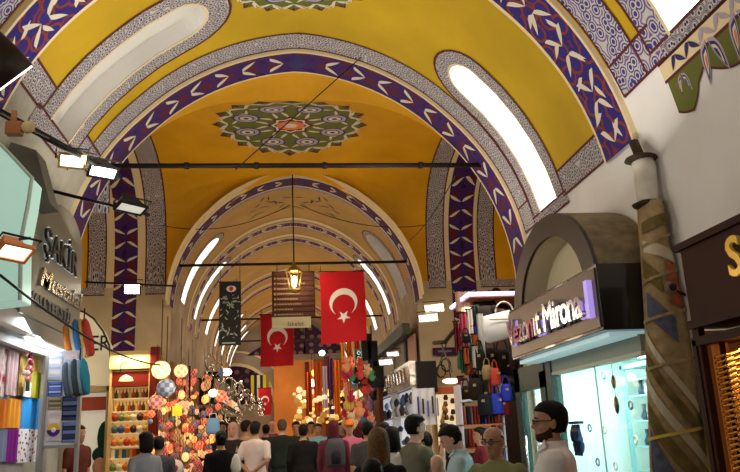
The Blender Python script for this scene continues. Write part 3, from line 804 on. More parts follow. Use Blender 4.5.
# ================================================================== left: arched grey sign and textile shop
GREY = mat('satin grey sign panel', (.20, .20, .17), .33, .35)
px = [(22, 300), (22, 213), (30, 206), (40, 202), (52, 202), (62, 205), (70, 211), (76, 220), (80, 232), (83, 250), (82, 343), (76, 342)]
o = [at(x, y, 'X', -2.3) for x, y in px]; yz = [(p.y, p.z) for p in o]; yz[0] = (yz[0][0], 2.95); yz[-2] = (8.9, 2.78); yz[-1] = (8.75, 2.78); yz[0] = (6.9, 2.78)
t = thing('arched_shop_sign', 'grey arched sign reading ŞAKİR above the textile shop', 'sign', (-2.3, 7.9, 2.78))
c = MB(); c.prism(yz, mX, -2.45, -2.3); c.build('panel', GREY, t, bevel=.01)
def pxtext(s, a, b, X, h, m, name='lettering', depth=.02, shear=0, off=0, side='L', parent=None, par_t=None):
    A, B = at(*a, 'X', X), at(*b, 'X', X); o_ = (A + B) / 2; w_ = abs(B.y - A.y)
    z_ = (A.z + B.z) / 2
    Mf = (LX if side == 'L' else RX)((X, o_.y, z_))
    return text(s, name, m, par_t, Mf, h, depth, width=w_, shear=shear, bevel=off)
WL = mat('pale lit letter edge', (.8, .85, .8), .4, emit=.5, ecol=(.9, 1, .95)); BKL = mat('black letter face', (.01, .01, .012), .35)
pxtext('ŞAKİR', (44, 244), (77, 264), -2.29, .36, WL, 'letter_edge', .004, off=.012, par_t=t)
pxtext('ŞAKİR', (44, 244), (77, 264), -2.27, .36, BKL, 'letter', .012, par_t=t)
pxtext('Mustafal', (38, 284), (81, 296), -2.285, .26, mat('chrome script', (.75, .76, .72), .18, 1.0), 'script_letter', .012, shear=.25, off=.006, par_t=t)
pxtext('HALI TEKSTİL', (27, 298), (72, 317), -2.285, .15, mat('grey block letter', (.09, .10, .09), .4), 'small_letter', .008, off=.004, par_t=t)
c = MB(); c.box(-2.5, -2.32, 3.5, 8.9, 2.60, 2.80); c.box(-2.5, -2.26, 3.5, 8.9, 2.58, 2.62)
one('shop_fascia', c, mat('grey fascia', (.22, .23, .22), .4, .4), 'long grey fascia under the arched sign', 'fascia')
c = MB(); a, b = at(25, 331, 'X', -2.28), at(66, 345, 'X', -2.28); c.tube([(-2.26, a.y, 2.56), (-2.26, b.y, 2.56)], .02, 10)
t = thing('tube_light', 'bright fluorescent tube under the grey fascia', 'light', (-2.26, (a.y + b.y) / 2, 2.54)); c.build('tube', mat('fluorescent tube', (.9, .95, 1), .3, emit=9, ecol=(.85, .92, 1)), t)
c = MB(); c.box(-2.31, -2.25, a.y - .05, b.y + .05, 2.575, 2.60); c.build('fitting', WHT, t)
lamp('AREA', (-2.24, (a.y + b.y) / 2, 2.5), 14, (.9, .95, 1), (.1, 1.3), (-2.3, 7.2, 1.4), 'tube_lamp')
# shop window: frame, back wall, cloths
t = thing('shop_window_frame', 'grey metal frame of the textile shop window', 'window frame', (-2.4, 6.5, 0))
c = MB(); c.box(-2.43, -2.36, 8.05, 8.18, 0, 2.6); c.build('post', GRYM, t)
c = MB(); c.box(-2.43, -2.36, 3.5, 8.1, 2.5, 2.6); c.build('header', GRYM, t)
c = MB(); c.box(-2.43, -2.33, 3.5, 8.1, 0, .8); c.build('plinth', mat('dark grey plinth', (.08, .08, .09), .6), t)
c = MB(); c.box(-2.60, -2.56, 3.5, 8.1, .8, 2.6); one('display_back_panel', c, mat('pale display back', (.6, .55, .52), .8), 'pale back panel of the textile shop window', 'panel')
FL = pattern('red flower print', [(0, (.55, .04, .07)), (.25, (.72, .30, .32)), (.42, (.78, .70, .68))], (9, 9))
FL2 = pattern('small flower print', [(0, (.30, .03, .12)), (.22, (.80, .76, .74))], (18, 18))
def wcloth(p, m, label, X=-2.50, folds=3, cat='cloth'):
    x0, y0, x1, y1 = p
    A, B = at(x0, y0, 'X', X), at(x1, y0, 'X', X); C_, D = at(x0, y1, 'X', X), at(x1, y1, 'X', X)
    ya, yb = A.y, B.y; zt, zb = (A.z + B.z) / 2, (C_.z + D.z) / 2
    zt = min(zt, 2.5)
    c = cloth_panel(lambda u, v, d: Vector((X + d, ya + u, zt - v)), yb - ya, zt - zb, folds=folds)
    for i, uv in enumerate(c.uv): pass
    return one('hanging_cloth', c, m, label, cat)
wcloth((-12, 328, 9, 396), FL, 'white scarf with red flowers, at the left edge of the window')
wcloth((10, 332, 21, 396), cm('d8b7b8'), 'pale pink scarf beside the red flowered one')
wcloth((22, 336, 42, 398), cm('b89a4a'), 'tan cloth hanging behind the bouquet')
wcloth((31, 372, 42, 398), cm('8a8420'), 'olive cloth at the lower right of the bouquet', -2.47)
wcloth((-12, 399, 9, 428), cm('e07818'), 'deep orange folded cloth in the middle row')
wcloth((9, 399, 22, 428), cm('f0a030'), 'amber cloth between the orange and the blue one')
wcloth((22, 398, 41, 429), cm('2a88c8'), 'bright blue cloth in the middle row')
wcloth((-12, 429, 8, 462), cm('8088a8'), 'blue grey cloth at the lower left of the window')
wcloth((8, 429, 19, 462), cm('8a2090'), 'purple cloth in the lower row')
wcloth((19, 429, 38, 462), FL2, 'white cloth with small dark flowers in the lower row')
P0 = at(29, 368, 'X', -2.43); t = thing('bouquet', 'red and white artificial bouquet hanging in the textile shop window', 'bouquet', P0)
RR = random.Random(8)
for i in range(12):
    c = MB(); c.ball((RR.uniform(-.03, .03), RR.uniform(-.08, .08), RR.uniform(-.12, .14)), .025, .03, .03, 8); c.build('flower', cm(('c02838', 'd8c8c0', '8a2030', 'e0a0a0')[i % 4]), t, rel=True)
c = MB(); c.tube([(0, 0, -.1), (0, .01, -.22)], .02, 6); c.build('stem', cm('50602a'), t, rel=True)
c = MB(); c.box(-2.46, -2.455, at(24, 380, 'X', -2.46).y, at(31, 380, 'X', -2.46).y, at(27, 397, 'X', -2.46).z, at(27, 382, 'X', -2.46).z); one('price_card', c, cm('e0dce0'), 'white card beneath the bouquet', 'card')
# poster stand
x0, x1, z0, z1 = rectY(46, 350, 79, 444, 7.62)
t = thing('poster_stand', 'white pin-up panel with posters beside the textile window', 'display panel', ((x0 + x1) / 2, 7.62, 0))
c = MB(); c.box(x0, x1, 7.62, 7.65, z0, z1); c.build('panel', mat('white panel', (.62, .66, .72), .5), t)
c = MB(); c.box(x0 - .02, x0 + .01, 7.60, 7.66, 0, z1 + .03); c.box(x1 - .01, x1 + .02, 7.60, 7.66, 0, z1 + .03); c.box(x0, x1, 7.60, 7.66, z0 - .03, z0); c.build('frame', GRYM, t)
def poster(px, cols, label, Y=7.612, rest=0):
    a0, a1, b0, b1 = rectY(*px, Y); c = MB(); c.box(a0, a1, Y - .003, Y, b0, b1); h = b1 - b0
    RR = random.Random(int(px[0] * 7 + px[1])); n = 5
    for i in range(n):
        c.box(a0 + .01, a1 - .01, Y - .005, Y - .003, b0 + h * i / n + .004, b0 + h * (i + RR.uniform(.5, 1)) / n, 1 + i % 2)
    return one('poster', c, [cm(k) for k in cols], label, 'poster', 'posters on the white panel')
poster((48, 354, 62, 380), ('d4dae6', 'b0bcd8', 'e4e8f0'), 'pale poster at the upper left of the white panel')
poster((64, 352, 78, 382), ('c4c8d8', 'e0c8c8', 'a8b0c8'), 'pale patterned poster at the upper right of the white panel')
poster((48, 382, 62, 396), ('2a4aa8', '5a80d0', 'c0d0f0'), 'deep blue poster on the white panel')
poster((48, 398, 62, 409), ('8a7a58', 'b0a888', '5a6858'), 'brown landscape poster below the blue one')
poster((48, 411, 61, 441), ('dcd8d4', 'c8c0d0', 'e8e4e0'), 'white poster behind the round yellow and purple emblem')
poster((62, 396, 78, 420), ('1c2440', '3a4a78', '7080a8'), 'dark blue city poster on the right of the white panel')
poster((62, 422, 78, 442), ('28345c', '6a80b8', '303c58'), 'blue harbour poster at the lower right of the white panel')
a0, a1, b0, b1 = rectY(47, 422, 60, 438, 7.60)
t = thing('round_emblem', 'round emblem half yellow half purple on the white panel', 'emblem', ((a0 + a1) / 2, 7.6, b0)); r = (a1 - a0) / 2; cx_, cz_ = (a0 + a1) / 2, (b0 + b1) / 2
for nm, h, s in (('yellow_half', 'd8b820', 1), ('purple_half', '4a2a88', -1)):
    c = MB(); c.prism([(cx_ + r * math.cos(PI * k / 12) * s, cz_ + r * math.sin(PI * k / 12) * s) for k in range(13)][::-1], mY, 7.598, 7.604); c.build(nm, cm(h), t)
c = MB(); c.ball((cx_, 7.597, cz_), r * .4, .004, r * .4, 10); c.build('centre', cm('e0d8e8'), t)
# bundles of hanging shawls at the corner
def bundle(px, Y, cols, label, ang=.2):
    x0, x1, z0, z1 = rectY(*px, Y); t = thing('shawl_bundle', label, 'shawls', ((x0 + x1) / 2, Y, z0)); n = len(cols); W = (x1 - x0) / n
    for i, h in enumerate(cols):
        c = MB(); L = (z1 - z0) * (1 - .12 * abs(i - n / 2) / n)
        g = [(0, .02, .03, .03), (.03, W * .75, .09, .09), (L * .5, W * .9, .12, .12), (L - .04, W * .7, .08, .08), (L, .012, .02, .02)]
        c.rings(g, 10); c.xf(Matrix.Translation((0, 0, 0)) @ Matrix.Rotation(-ang, 4, 'Y') @ Matrix.Translation(((i - (n - 1) / 2) * W, .03 * (i % 2), 0)))
        c.build('folded_shawl', cm(h, .85), t, rel=True)
    c = MB(); c.tube([(0, 0, z1 - z0 - .02), (0, 0, z1 - z0 + .1)], .008, 5); c.build('hook', BLK, t, rel=True)
    return t
bundle((71, 318, 95, 358), 7.9, ('c87830', 'e0d8c8', '3870a8', 'e8c060', 'a83828'), 'bundle of orange, white and blue striped shawls near the corner post', .22)
bundle((68, 358, 90, 396), 7.35, ('5a6a80', '8898a8', '384858', '98a8b8', '287890'), 'bundle of grey-blue shawls below the striped bundle', .15)
# fabric piles and rolls on the counter
t = thing('display_counter', 'dark counter in front of the textile shop', 'counter', (-2.05, 6.6, 0)); c = MB(); c.box(-2.32, -1.80, 4.5, 8.3, 0, .86); c.build('body', cm('2a2024'), t); c = MB(); c.box(-2.34, -1.78, 4.48, 8.32, .86, .90); c.build('top', cm('4a3c40'), t)
RR = random.Random(12)
pile = ('586a90', '9aa8c0', '3a7a78', '6a6080', 'c8ccd8', '8a7060', '404a5a', '787090', 'a0a078', '5a3a4a')
words = ('slate blue', 'pale blue', 'teal', 'greyed violet', 'white', 'brown', 'dark grey', 'mauve', 'sage', 'plum')
k = 0
for j in range(11):
    y = 4.9 + j * .32
    for lv in range(3 if y < 7.4 else 4):
        h = pile[k % 10]; c = MB(); c.tube([(-2.25, y, .95 + lv * .10), (-1.85 + RR.uniform(-.04, .04), y + RR.uniform(-.04, .04), .95 + lv * .10)], .05, 10)
        one('fabric_roll', c, cm(h, .9), words[k % 10] + ' fabric roll lying on the dark counter', 'fabric roll', 'fabric rolls on the dark counter'); k += 3 if k % 2 else 1

# ================================================================== left, back of the crossing: ER shop and shelf shop
Y = 14.4
pts = [at(x, y, 'Y', Y) for x, y in ((60, 385), (60, 312), (72, 309), (84, 312), (94, 319), (103, 331), (109, 345), (111, 360), (111, 385))]
t = thing('arched_shop_sign', 'cream rounded shop sign ending in the letters ER', 'sign', (pts[4].x, Y, pts[0].z))
c = MB(); c.prism([(p.x, p.z) for p in pts][::-1], mY, Y, Y + .3); c.build('panel', mat('cream sign', (.62, .56, .40), .5, emit=.30, ecol=(1, .85, .55)), t)  # emission put in so the cream reads brighter than the wall behind
c = MB(); c.tube([(p.x, Y, p.z) for p in pts[1:]], .018, 8); c.build('rim', mat('dark rim', (.06, .05, .04), .5), t)
e0, e1 = at(101, 345, 'Y', Y - .01), at(101, 345, 'Y', Y - .01)
text('ER', 'letter', BKL, t, FY((at(100, 344, 'Y', Y - .02).x, Y - .02, at(100, 344, 'Y', Y).z)), .40, .01, width=.32)
t = thing('display_window', 'bright cream-framed shop window below the ER sign', 'window', (at(93, 430, 'Y', Y).x, Y, 0))
x0, x1, z0, z1 = rectY(72, 386, 112, 470, Y)
c = MB(); c.box(x0, x1, Y + .26, Y + .3, 0, z1); c.build('backdrop', mat('lit backdrop', (.75, .72, .6), .6, emit=.35, ecol=(1, .93, .75)), t)
c = MB(); c.box(x1 - .12, x1, Y - .02, Y + .3, 0, z1); c.box(x0, x1, Y - .02, Y + .3, z1 - .1, z1); c.build('frame', mat('cream frame', (.55, .45, .25), .5), t)
c = MB(); c.box(x0, x1 - .14, Y + .1, Y + .14, z1 - .42, z1 - .18); c.build('red_sign', cm('b85a48'), t)
c = MB(); c.ball((x0 + .55, Y + .15, 1.75), .14, .05, .3, 12); c.ball((x0 + .5, Y + .15, 1.45), .17, .05, .15, 12); c.build('dress_display', cm('1f4a40'), t)
c = MB(); c.ball((x0 + .5, Y + .05, 1.25), .13, .04, .16, 12); c.build('portrait_face', cm('d8a090'), t)
# shelf shop
x0, x1, z0, z1 = rectY(108, 350, 150, 476, 14.1)
t = thing('shelf_unit', 'warm lit cream shelf unit full of bottles and bowls left of the lantern stall', 'shelves', ((x0 + x1) / 2, 14.1, 0))
CRW = mat('warm cream wood', (.66, .47, .20), .5)
c = MB(); c.box(x0, x1, 14.4, 14.43, 0, z1); c.build('back_panel', mat('lit shelf back', (.75, .55, .25), .6, emit=.3, ecol=(1, .62, .22)), t)
for a in (x0, x1 - .04):
    c = MB(); c.box(a, a + .04, 14.1, 14.4, 0, z1); c.build('side_panel', CRW, t)
c = MB(); c.box(x0, x1, 14.05, 14.4, z1 - .32, z1); c.build('crown_panel', mat('crown cream', (.55, .42, .2), .5), t)
c = MB(); c.box(x0 + .04, x1 - .04, 14.12, 14.38, z1 - .62, z1 - .36); c.build('red_panel', cm('6a1810'), t)
P0 = at(125, 378, 'Y', 14.0)
shelves_y = [398, 411, 421, 433, 446, 458, 471]
RR = random.Random(4); hues = (('4a2a18', 'dark brown'), ('c8a858', 'gold'), ('a03820', 'brick red'), ('3a6a70', 'teal'), ('d87828', 'orange'), ('e8dcc0', 'cream'), ('6a8a48', 'green'), ('c83828', 'red'), ('384a90', 'blue'))
proto = {}
def jar(loc, kind, hx, word, row):
    key = (kind, hx)
    lab = '%s %s on the %s' % (word, {'bottle': 'little bottle', 'bowl': 'round bowl', 'box': 'small box'}[kind], row)
    if key in proto: return dup(proto[key], loc, 0, lab, '%ss on the %s' % (kind, row))
    t = thing(kind, lab, kind, loc, 0, '%ss on the %s' % (kind, row)); c = MB()
    if kind == 'bottle':
        c.lathe([(0, .025), (.01, .03), (.09, .03), (.12, .012), (.15, .012)], 8); c.build('glass_body', cm(hx, .3), t, rel=True); c = MB(); c.lathe([(.15, .016), (.18, .016)], 8); c.build('stopper', cm('d8b060', .4), t, rel=True)
    elif kind == 'bowl':
        c.lathe([(0, .03), (.02, .05), (.07, .075), (.10, .07), (.13, .03)], 12); c.build('body', cm(hx, .3), t, rel=True); c = MB(); c.lathe([(.13, .012), (.15, .016), (.17, .003)], 8); c.build('knob', cm('d8b060', .4), t, rel=True)
    else:
        c.box(-.035, .035, -.03, .03, 0, .15); c.build('body', cm(hx, .5), t, rel=True); c = MB(); c.box(-.037, .037, -.032, .032, .15, .17); c.build('lid', cm('d0b070', .4), t, rel=True)
    proto[key] = t; return t
rows = ('top shelf of the lit unit', 'second shelf of the lit unit', 'third shelf of the lit unit', 'fourth shelf of the lit unit', 'fifth shelf of the lit unit', 'sixth shelf of the lit unit', 'lowest visible shelf of the lit unit')
for i, sy in enumerate(shelves_y):
    z = at(129, sy, 'Y', 14.2).z
    c = MB(); c.box(x0 + .04, x1 - .04, 14.24, 14.4, z - .014, z); c.build('shelf', mat('glass-white shelf', (.8, .74, .6), .3, emit=.25, ecol=(1, .8, .5)), t)
    n = 10 if i in (0, 1, 5) else 6
    for k in range(n):
        hx, wd = hues[(k * (i + 2) + i) % 9] if i > 1 else hues[(k + i) % 3]
        jar((x0 + .09 + (x1 - x0 - .18) * k / (n - 1), 14.285, z), ('bottle', 'bottle', 'bowl', 'bowl', 'bowl', 'box', 'bowl')[i], hx, wd, rows[i])
lamp('POINT', (-1.5, 12.9, 2.5), 14, (1, .72, .4), .08, name='stall_light'); lamp('AREA', ((x0 + x1) / 2, 13.9, z1 - .1), 18, (1, .75, .4), (.6, .1), ((x0 + x1) / 2, 14.3, 1.4), 'shelf_lamp')  # the point light is added to brighten the lantern cluster
c = MB(); t = thing('gooseneck_lamp', 'small arched lamp over the lit shelf unit', 'lamp', (at(124, 372, 'Y', 13.9).x, 13.9, at(124, 380, 'Y', 13.9).z))
c.tube([(0, .2, .3), (0, .05, .34), (-.05, -.05, .25), (-.05, -.08, .12)], .012, 6); c.build('neck', BLK, t, rel=True); c = MB(); c.lathe([(0, .13), (.06, .1), (.1, .03)], 12, ctr=(.05, -.05, -.02)); c.build('shade', mat('glowing cream shade', (.9, .75, .4), .5, emit=1.6, ecol=(1, .72, .32)), t, rel=True)

# ================================================================== left: lantern stall in the tunnel mouth
RR = random.Random(21)
c = MB(); c.box(-2.12, -2.06, 14.8, 21, 0, 3.1); one('display_wall', c, mat('warm stall wall', (.30, .13, .05), .8), 'dark brown display wall behind the lantern stall', 'wall panel')
c = MB(); c.box(-2.36, -2.2, 14.0, 14.14, 0, 3.3); one('stall_post', c, cm('6a1a14'), 'dark red post between the lit shelves and the lantern stall', 'post')
PROT = {}
def globe(loc, r, hx, word, glow, place, stripes=True):
    key = hx; lab = '%s %s' % (word, place)
    if key in PROT:
        o = dup(PROT[key], loc, RR.uniform(0, 6), lab, None, r); o['group'] = lab.split(' lamp')[0] + ' lamps in the lantern stall'; return o
    t = thing('mosaic_lamp', lab, 'lamp', loc, 0, lab.split(' lamp')[0] + ' lamps in the lantern stall')
    col = hexc(hx); m1 = mat('mosaic ' + hx, col, .35, emit=glow * 1.3, ecol=col); m2 = mat('mosaic light ' + hx, tuple(min(1, c_ * 1.3 + .15) for c_ in col), .35, emit=glow * 2.2, ecol=tuple(min(1, c_ * 1.1 + .1) for c_ in col))
    b = MB(); n = 12
    b.ball((0, 0, 0), 1, 1, .95, n)
    for i in range(len(b.m)): b.m[i] = (i + i // n) % 2
    for i in range(len(b.sm)): b.sm[i] = True
    b.build('globe', [m1, m2], t, rel=True)
    b = MB(); b.lathe([(.85, .4), (1.0, .32), (1.1, .12), (1.5, .05)], 8); b.build('cap', BR, t, rel=True)
    b = MB(); b.tube([(0, 0, 1.4), (0, 0, 7.5)], .05, 4); b.build('chain', BLK, t, rel=True)
    b = MB(); b.lathe([(-1.15, .05), (-.9, .3)], 8); b.build('finial', BR, t, rel=True)
    t.scale = (r,) * 3; PROT[key] = t; return t
# large single ones
def G(px, py, rp, Y, hx, word, glow, place): 
    p = at(px, py, 'Y', Y); return globe(p, rp / F * Y * .97, hx, word, glow, place)
G(161, 370, 9.5, 13.2, 'f0dca0', 'big cream paper-white', .7, 'lamp at the top left of the lantern stall')
G(166, 388, 9.5, 13.2, '6a7a98', 'big blue grey', .12, 'lamp just below the cream one')
G(181, 371, 7, 14, 'e8b078', 'peach', .8, 'lamp beside the big cream one')
G(156, 402, 7.5, 13.4, 'b06858', 'dusty pink', .5, 'lamp under the blue grey one')
G(221, 396, 6, 15.5, 'f04820', 'glowing vermilion', .9, 'lamp at the street side of the stall')
G(213, 393, 4, 15.2, 'ffe0a0', 'dazzling white-yellow', 9, 'lamp next to the vermilion one')
cols = (('a82c1c', 'red', .25), ('e89838', 'amber', .8), ('d85820', 'orange', .5), ('e0b868', 'pale gold', .7), ('702818', 'brown-red', .2), ('d89868', 'peach pink', .5), ('506c88', 'steel blue', .12), ('a87020', 'honey', .4), ('b84838', 'coral', .35))
k = 0
for col_x in range(19):
    for row in range(18):
        px = 152 + col_x * 3.95 + RR.uniform(-2, 2); py = 374 + row * 5.7 + RR.uniform(-3, 3)
        if px < 176 and py < 398: continue
        if px > 196 and py < 420 and RR.random() < .6: continue
        if px > 212 and py < 455 and RR.random() < .5: continue
        Yd = 13.6 + (px - 150) * .035 + RR.uniform(-.5, .9); rp = RR.uniform(2.2, 4.2)
        if RR.random() < .12: continue
        h, wd, gl = cols[RR.randrange(9)] if px < 195 else cols[(k * 5) % 9]; k += 1
        if py > 448: Yd -= .6
        o = G(px, py, rp, Yd, h, wd, gl, 'lamp hanging in the dense cluster of the lantern stall'); q = RR.uniform(.75, 1.5)
        if o['group'] and len(PROT) and o not in PROT.values(): o.scale.z *= q; o.scale.x /= q ** .4; o.scale.y /= q ** .4
p = at(177, 411, 'Y', 13.2)
c = MB(); c.box(p.x - .08, p.x + .08, p.y, p.y + .01, p.z - .08, p.z + .08); one('yellow_card', c, mat('lit yellow card', hexc('e8d83a'), .5, emit=.2, ecol=hexc('e8d83a')), 'square yellow card among the lamps', 'card')
p = at(175, 468, 'Y', 12.6); t = thing('round_plate', 'white round plate with a red centre low in the lantern stall', 'plate', p); c = MB(); c.tube([(0, 0, 0), (0, -.02, 0)], .13, 20); c.build('rim', cm('e0d4c8', .4), t, rel=True); c = MB(); c.tube([(0, -.02, 0), (0, -.03, 0)], .05, 14); c.build('centre', cm('c02020', .4), t, rel=True)
for px, py, l in ((185, 366, 'left'), (190, 366, 'right')):
    c = MB(); p = at(px, py, 'Y', 14.6); c.tube([p, p + Vector((0, 0, -.6))], .02, 6); one('dark_chime', c, BLK, 'dark hanging chime above the lamps, the %s one of two' % l, 'chime')
# silver hanging wares over the left of the street
SIL = mat('polished silver', (.75, .74, .70), .22, 1.0)
pr = None; k = 0
def silver(px, py, Y, s, rz, label):
    global pr
    p = at(px, py, 'Y', Y)
    if pr: return dup(pr, p, rz, label, 'silver curled ornaments hanging over the left side', s)
    t = thing('silver_ornament', label, 'ornament', p, rz, 'silver curled ornaments hanging over the left side')
    c = MB(); c.tube([(math.cos(a) * (.3 + a * .1), .06 * a, math.sin(a) * (.3 + a * .1)) for a in lin(0, 5, 16)], [.05 + .1 * math.sin(PI * i / 16) for i in range(17)], 8, flat=.4); c.build('curl', SIL, t, rel=True)
    c = MB(); c.lathe([(-.5, .02), (-.35, .2), (-.2, .08), (.0, .05)], 10); c.build('drop', SIL, t, rel=True)
    pr = t; t.scale = (s,) * 3; return t
for px, py in ((207, 378), (212, 372), (218, 377), (206, 386), (228, 384), (236, 390), (242, 386), (248, 392), (254, 398), (246, 400), (238, 401), (230, 396), (252, 406), (259, 405), (262, 411), (244, 409), (236, 410), (226, 408), (229, 417), (240, 418), (219, 366), (212, 361)):
    silver(px, py, RR.uniform(15.5, 22), RR.uniform(.16, .3), RR.uniform(0, 6), 'silver curled ornament hanging over the left side of the street')
p = at(228, 371, 'Y', 17); G(226, 372, 4, 17, 'fff0d0', 'small bright white', 5, 'lamp high above the silver ornaments')
# cafe signs and market awning on the left far side
c = MB(); q = [at(x, y, 'X', -1.9) for x, y in ((224, 405), (250, 412), (250, 424), (224, 424))]
c = MB(); c.box(-2.05, -1.5, 18, 26, 2.35, 2.42); one('awning', c, cm('8a8478'), 'pale flat awning over the far left shops', 'awning')
p = at(213, 425, 'Y', 14.0); t = thing('shopping_bag', 'blue and white bag hanging beside the lanterns', 'bag', p); c = MB(); c.rings([(-.16, .11, .05, .05), (-.1, .13, .06, .06), (.08, .11, .05, .05), (.12, .10, .02, .02)], 12); c.build('body', cm('7aa8d8'), t, rel=True)
c = MB(); c.tube([(-.07, 0, .1), (-.05, 0, .2), (.05, 0, .2), (.07, 0, .1)], .01, 5); c.build('handle', cm('e0e4e8'), t, rel=True)
# ================================================================== right: wrapped post, down-pipe, lantern-shaped capital
def loft_px(rows, Y, dep, n=10, jit=.0):
    """rows: (y, x left, x right) in the photo, at depth Y -> rounded column"""
    g = []
    for (y, a, b) in rows:
        A, B = at(a, y, 'Y', Y), at(b, y, 'Y', Y); g.append(((A.z + B.z) / 2, (B.x - A.x) / 2, dep, dep, 0, (A.x + B.x) / 2))
    return g
YP = 5.75
rows = [(204, 639, 660), (225, 640, 664), (250, 642, 668), (280, 643, 675), (310, 644, 684), (340, 645, 691), (375, 646, 699), (410, 647, 705), (445, 648, 710), (480, 649, 716)]
g = loft_px(rows, YP, .17)[::-1]
zlow = g[0][0]; g = [(0, g[0][1], .18, .18, 0, g[0][5]), ] + g
t = thing('wrapped_post', 'tall post wrapped in patterned rugs and plastic between the two right-hand shops', 'post', (g[0][5], YP, 0))
WR = [mat('sandy rug', hexc('9a8460'), .85, noise=.25, nscale=14), mat('blue grey rug', hexc('54586a'), .85, noise=.3, nscale=18), mat('brick rug', hexc('9a5038'), .85, noise=.3, nscale=16), mat('olive brown rug', hexc('6b5a34'), .85, noise=.3, nscale=12),
      mat('pale plastic wrap', hexc('b8ac90'), .3, noise=.15, nscale=6), mat('yellow tape', hexc('c8b050'), .5)]
c = MB(); c.rings([(a[0], a[1] * .93, .155, .155, YP, a[5]) for a in g], 20); c.build('wrapping', WR[0], t, loc=(0, 0, 0))
# rug pieces spiralling round it, each a curved patch
def patch(z0, z1, a0, a1, mi, nm, skew=.35, lift=.012):
    c = MB()
    def f(a, z):
        zz = z + skew * (a - a0) * .3
        for p, q in zip(g, g[1:]):
            if p[0] <= zz <= q[0]: k = (zz - p[0]) / (q[0] - p[0]); w_ = p[1] * .93 + (q[1] - p[1]) * .93 * k; xo = p[5] + (q[5] - p[5]) * k; break
        else: w_, xo = g[-1][1], g[-1][5]
        th = rad(a * 57.3); return Vector((xo + (w_ + lift) * math.cos(th), YP + (.155 + lift) * math.sin(th), zz))
    c.grid(f, lin(a0, a1, 10), lin(z0, z1, 6)); return c.build(nm, WR[mi], t)
for z0, z1, a0, a1, mi, sk in ((1.25, 1.55, 3.3, 4.9, 1, -1.2), (1.6, 1.75, 3.2, 5.6, 3, -1.0), (1.85, 1.95, 3.2, 5.4, 4, -1.0), (2.05, 2.15, 3.2, 5.2, 3, -1.0), (2.24, 2.32, 3.2, 5.2, 4, -1.), (2.42, 2.62, 3.4, 4.7, 1, -.6), (2.50, 2.85, 4.6, 5.4, 2, -.2), (2.75, 2.9, 3.2, 4.3, 3, -.5), (2.95, 3.05, 3.3, 5.6, 4, -.2), (1.2, 1.9, 5.3, 6.1, 5, 0), (1.95, 2.3, 5.4, 6.1, 2, .2), (3.1, 3.2, 3.3, 6, 3, .1)):
    patch(z0, z1, a0, a1, mi, 'rug_piece', sk)
for z in (1.45, 1.98, 2.36, 2.68, 2.98):
    patch(z, z + .025, 3.14, 6.0, 5 if z < 1.6 else 0, 'tie_band', .12, .02)
g2 = loft_px([(160, 632, 652), (168, 634, 655), (198, 638, 657), (206, 641, 656)], YP, .1)[::-1]
t = thing('downpipe_hopper', 'white tapered rain hopper with dark collars under the foot of the purple arch', 'hopper', (g2[0][5], YP, g2[0][0]))
c = MB(); c.rings([(a[0], a[1], .1, .1, YP, a[5]) for a in g2], 14); c.build('body', mat('chalky white paint', (.62, .58, .50), .7, noise=.15), t)
for i, yy in ((0, 206), (1, 160)):
    p = at((648, 641)[i], yy, 'Y', YP); c = MB(); c.lathe([(-.03, .05), (0, .12 + .02 * i), (.02, .13), (.05, .06)], 14, ctr=p); c.build('collar', mat('rusted dark iron', (.05, .035, .02), .7, .4), t)
p0, p1 = at(640, 152, 'Y', YP + .1), at(634, 143, 'Y', YP + .12)
c = MB(); c.tube([p1, at(640, 157, 'Y', YP)], .045, 8); c.build('spout', mat('rusted dark iron', (.05, .035, .02), .7, .4), t)
pts = [at(652, 158, 'Y', 5.9), at(659, 205, 'Y', 5.9), at(668, 250, 'Y', 5.85), at(684, 330, 'Y', 5.7), at(702, 410, 'Y', 5.6), at(716, 474, 'Y', 5.5)]
c = MB(); c.tube(pts, .018, 6); one('thin_pipe', c, mat('old grey pipe', (.14, .12, .09), .7, .3), 'thin dark pipe running down beside the wrapped post', 'pipe')
c = MB(); a = at(653, 176, 'Y', 5.85); c.tube([a, a + Vector((.12, 0, .0)), a + Vector((.12, 0, .07))], .014, 6); c.tube([a + Vector((.12, 0, 0)), a + Vector((.12, 0, -.04))], .014, 6)
one('wall_hook', c, BLK, 'small black hook sticking out beside the white hopper', 'hook')
a = at(670, 288, 'Y', 5.6); t = thing('wall_floodlight', 'small tan security lamp on the post beside the brown shop', 'lamp', a)
c = MB(); c.ball((0, 0, 0), .055, .05, .06, 10); c.build('head', cm('7a6a50'), t, rel=True); c = MB(); c.tube([(0, 0, 0), (.12, 0, -.06)], .012, 6); c.build('arm', BLK, t, rel=True); c = MB(); c.tube([(0, -.04, 0), (0, -.056, 0)], .03, 10); c.build('lens', BLK, t, rel=True)

# ================================================================== right: brown jeweller's front
BRN = mat('varnished brown wood', (.040, .010, .004), .6, noise=.15, nscale=5); BRN2 = mat('darker brown wood', (.034, .010, .005), .6)
XB = 2.9
t = thing('jeweller_front', 'varnished brown wooden shop front at the right edge', 'shop front', (XB, 4, 0))
c = MB(); c.prism([(2.0, 2.27), (5.04, 2.27), (5.04, 2.80), (2.0, 2.90)], mX, XB, XB + .3); c.build('fascia', BRN, t, bevel=.008)
c = MB(); c.box(XB - .03, XB + .3, 2.0, 5.08, 2.79, 2.84); c.build('cornice', BRN2, t); c = MB(); c.box(XB - .02, XB + .28, 2.0, 5.05, 2.22, 2.28); c.build('lower_moulding', BRN2, t)
a, b = at(690, 400, 'X', XB + .02).y, at(703, 400, 'X', XB + .02).y
c = MB(); c.box(XB + .01, XB + .06, b, 4.98, 0, 2.24); c.build('post', BRN, t, bevel=.006)
c = MB(); c.box(XB, XB + .05, b - .05, b - .0, 0, 2.14); c.box(XB, XB + .2, 2, b, 2.1, 2.16); c.build('window_moulding', BRN2, t)
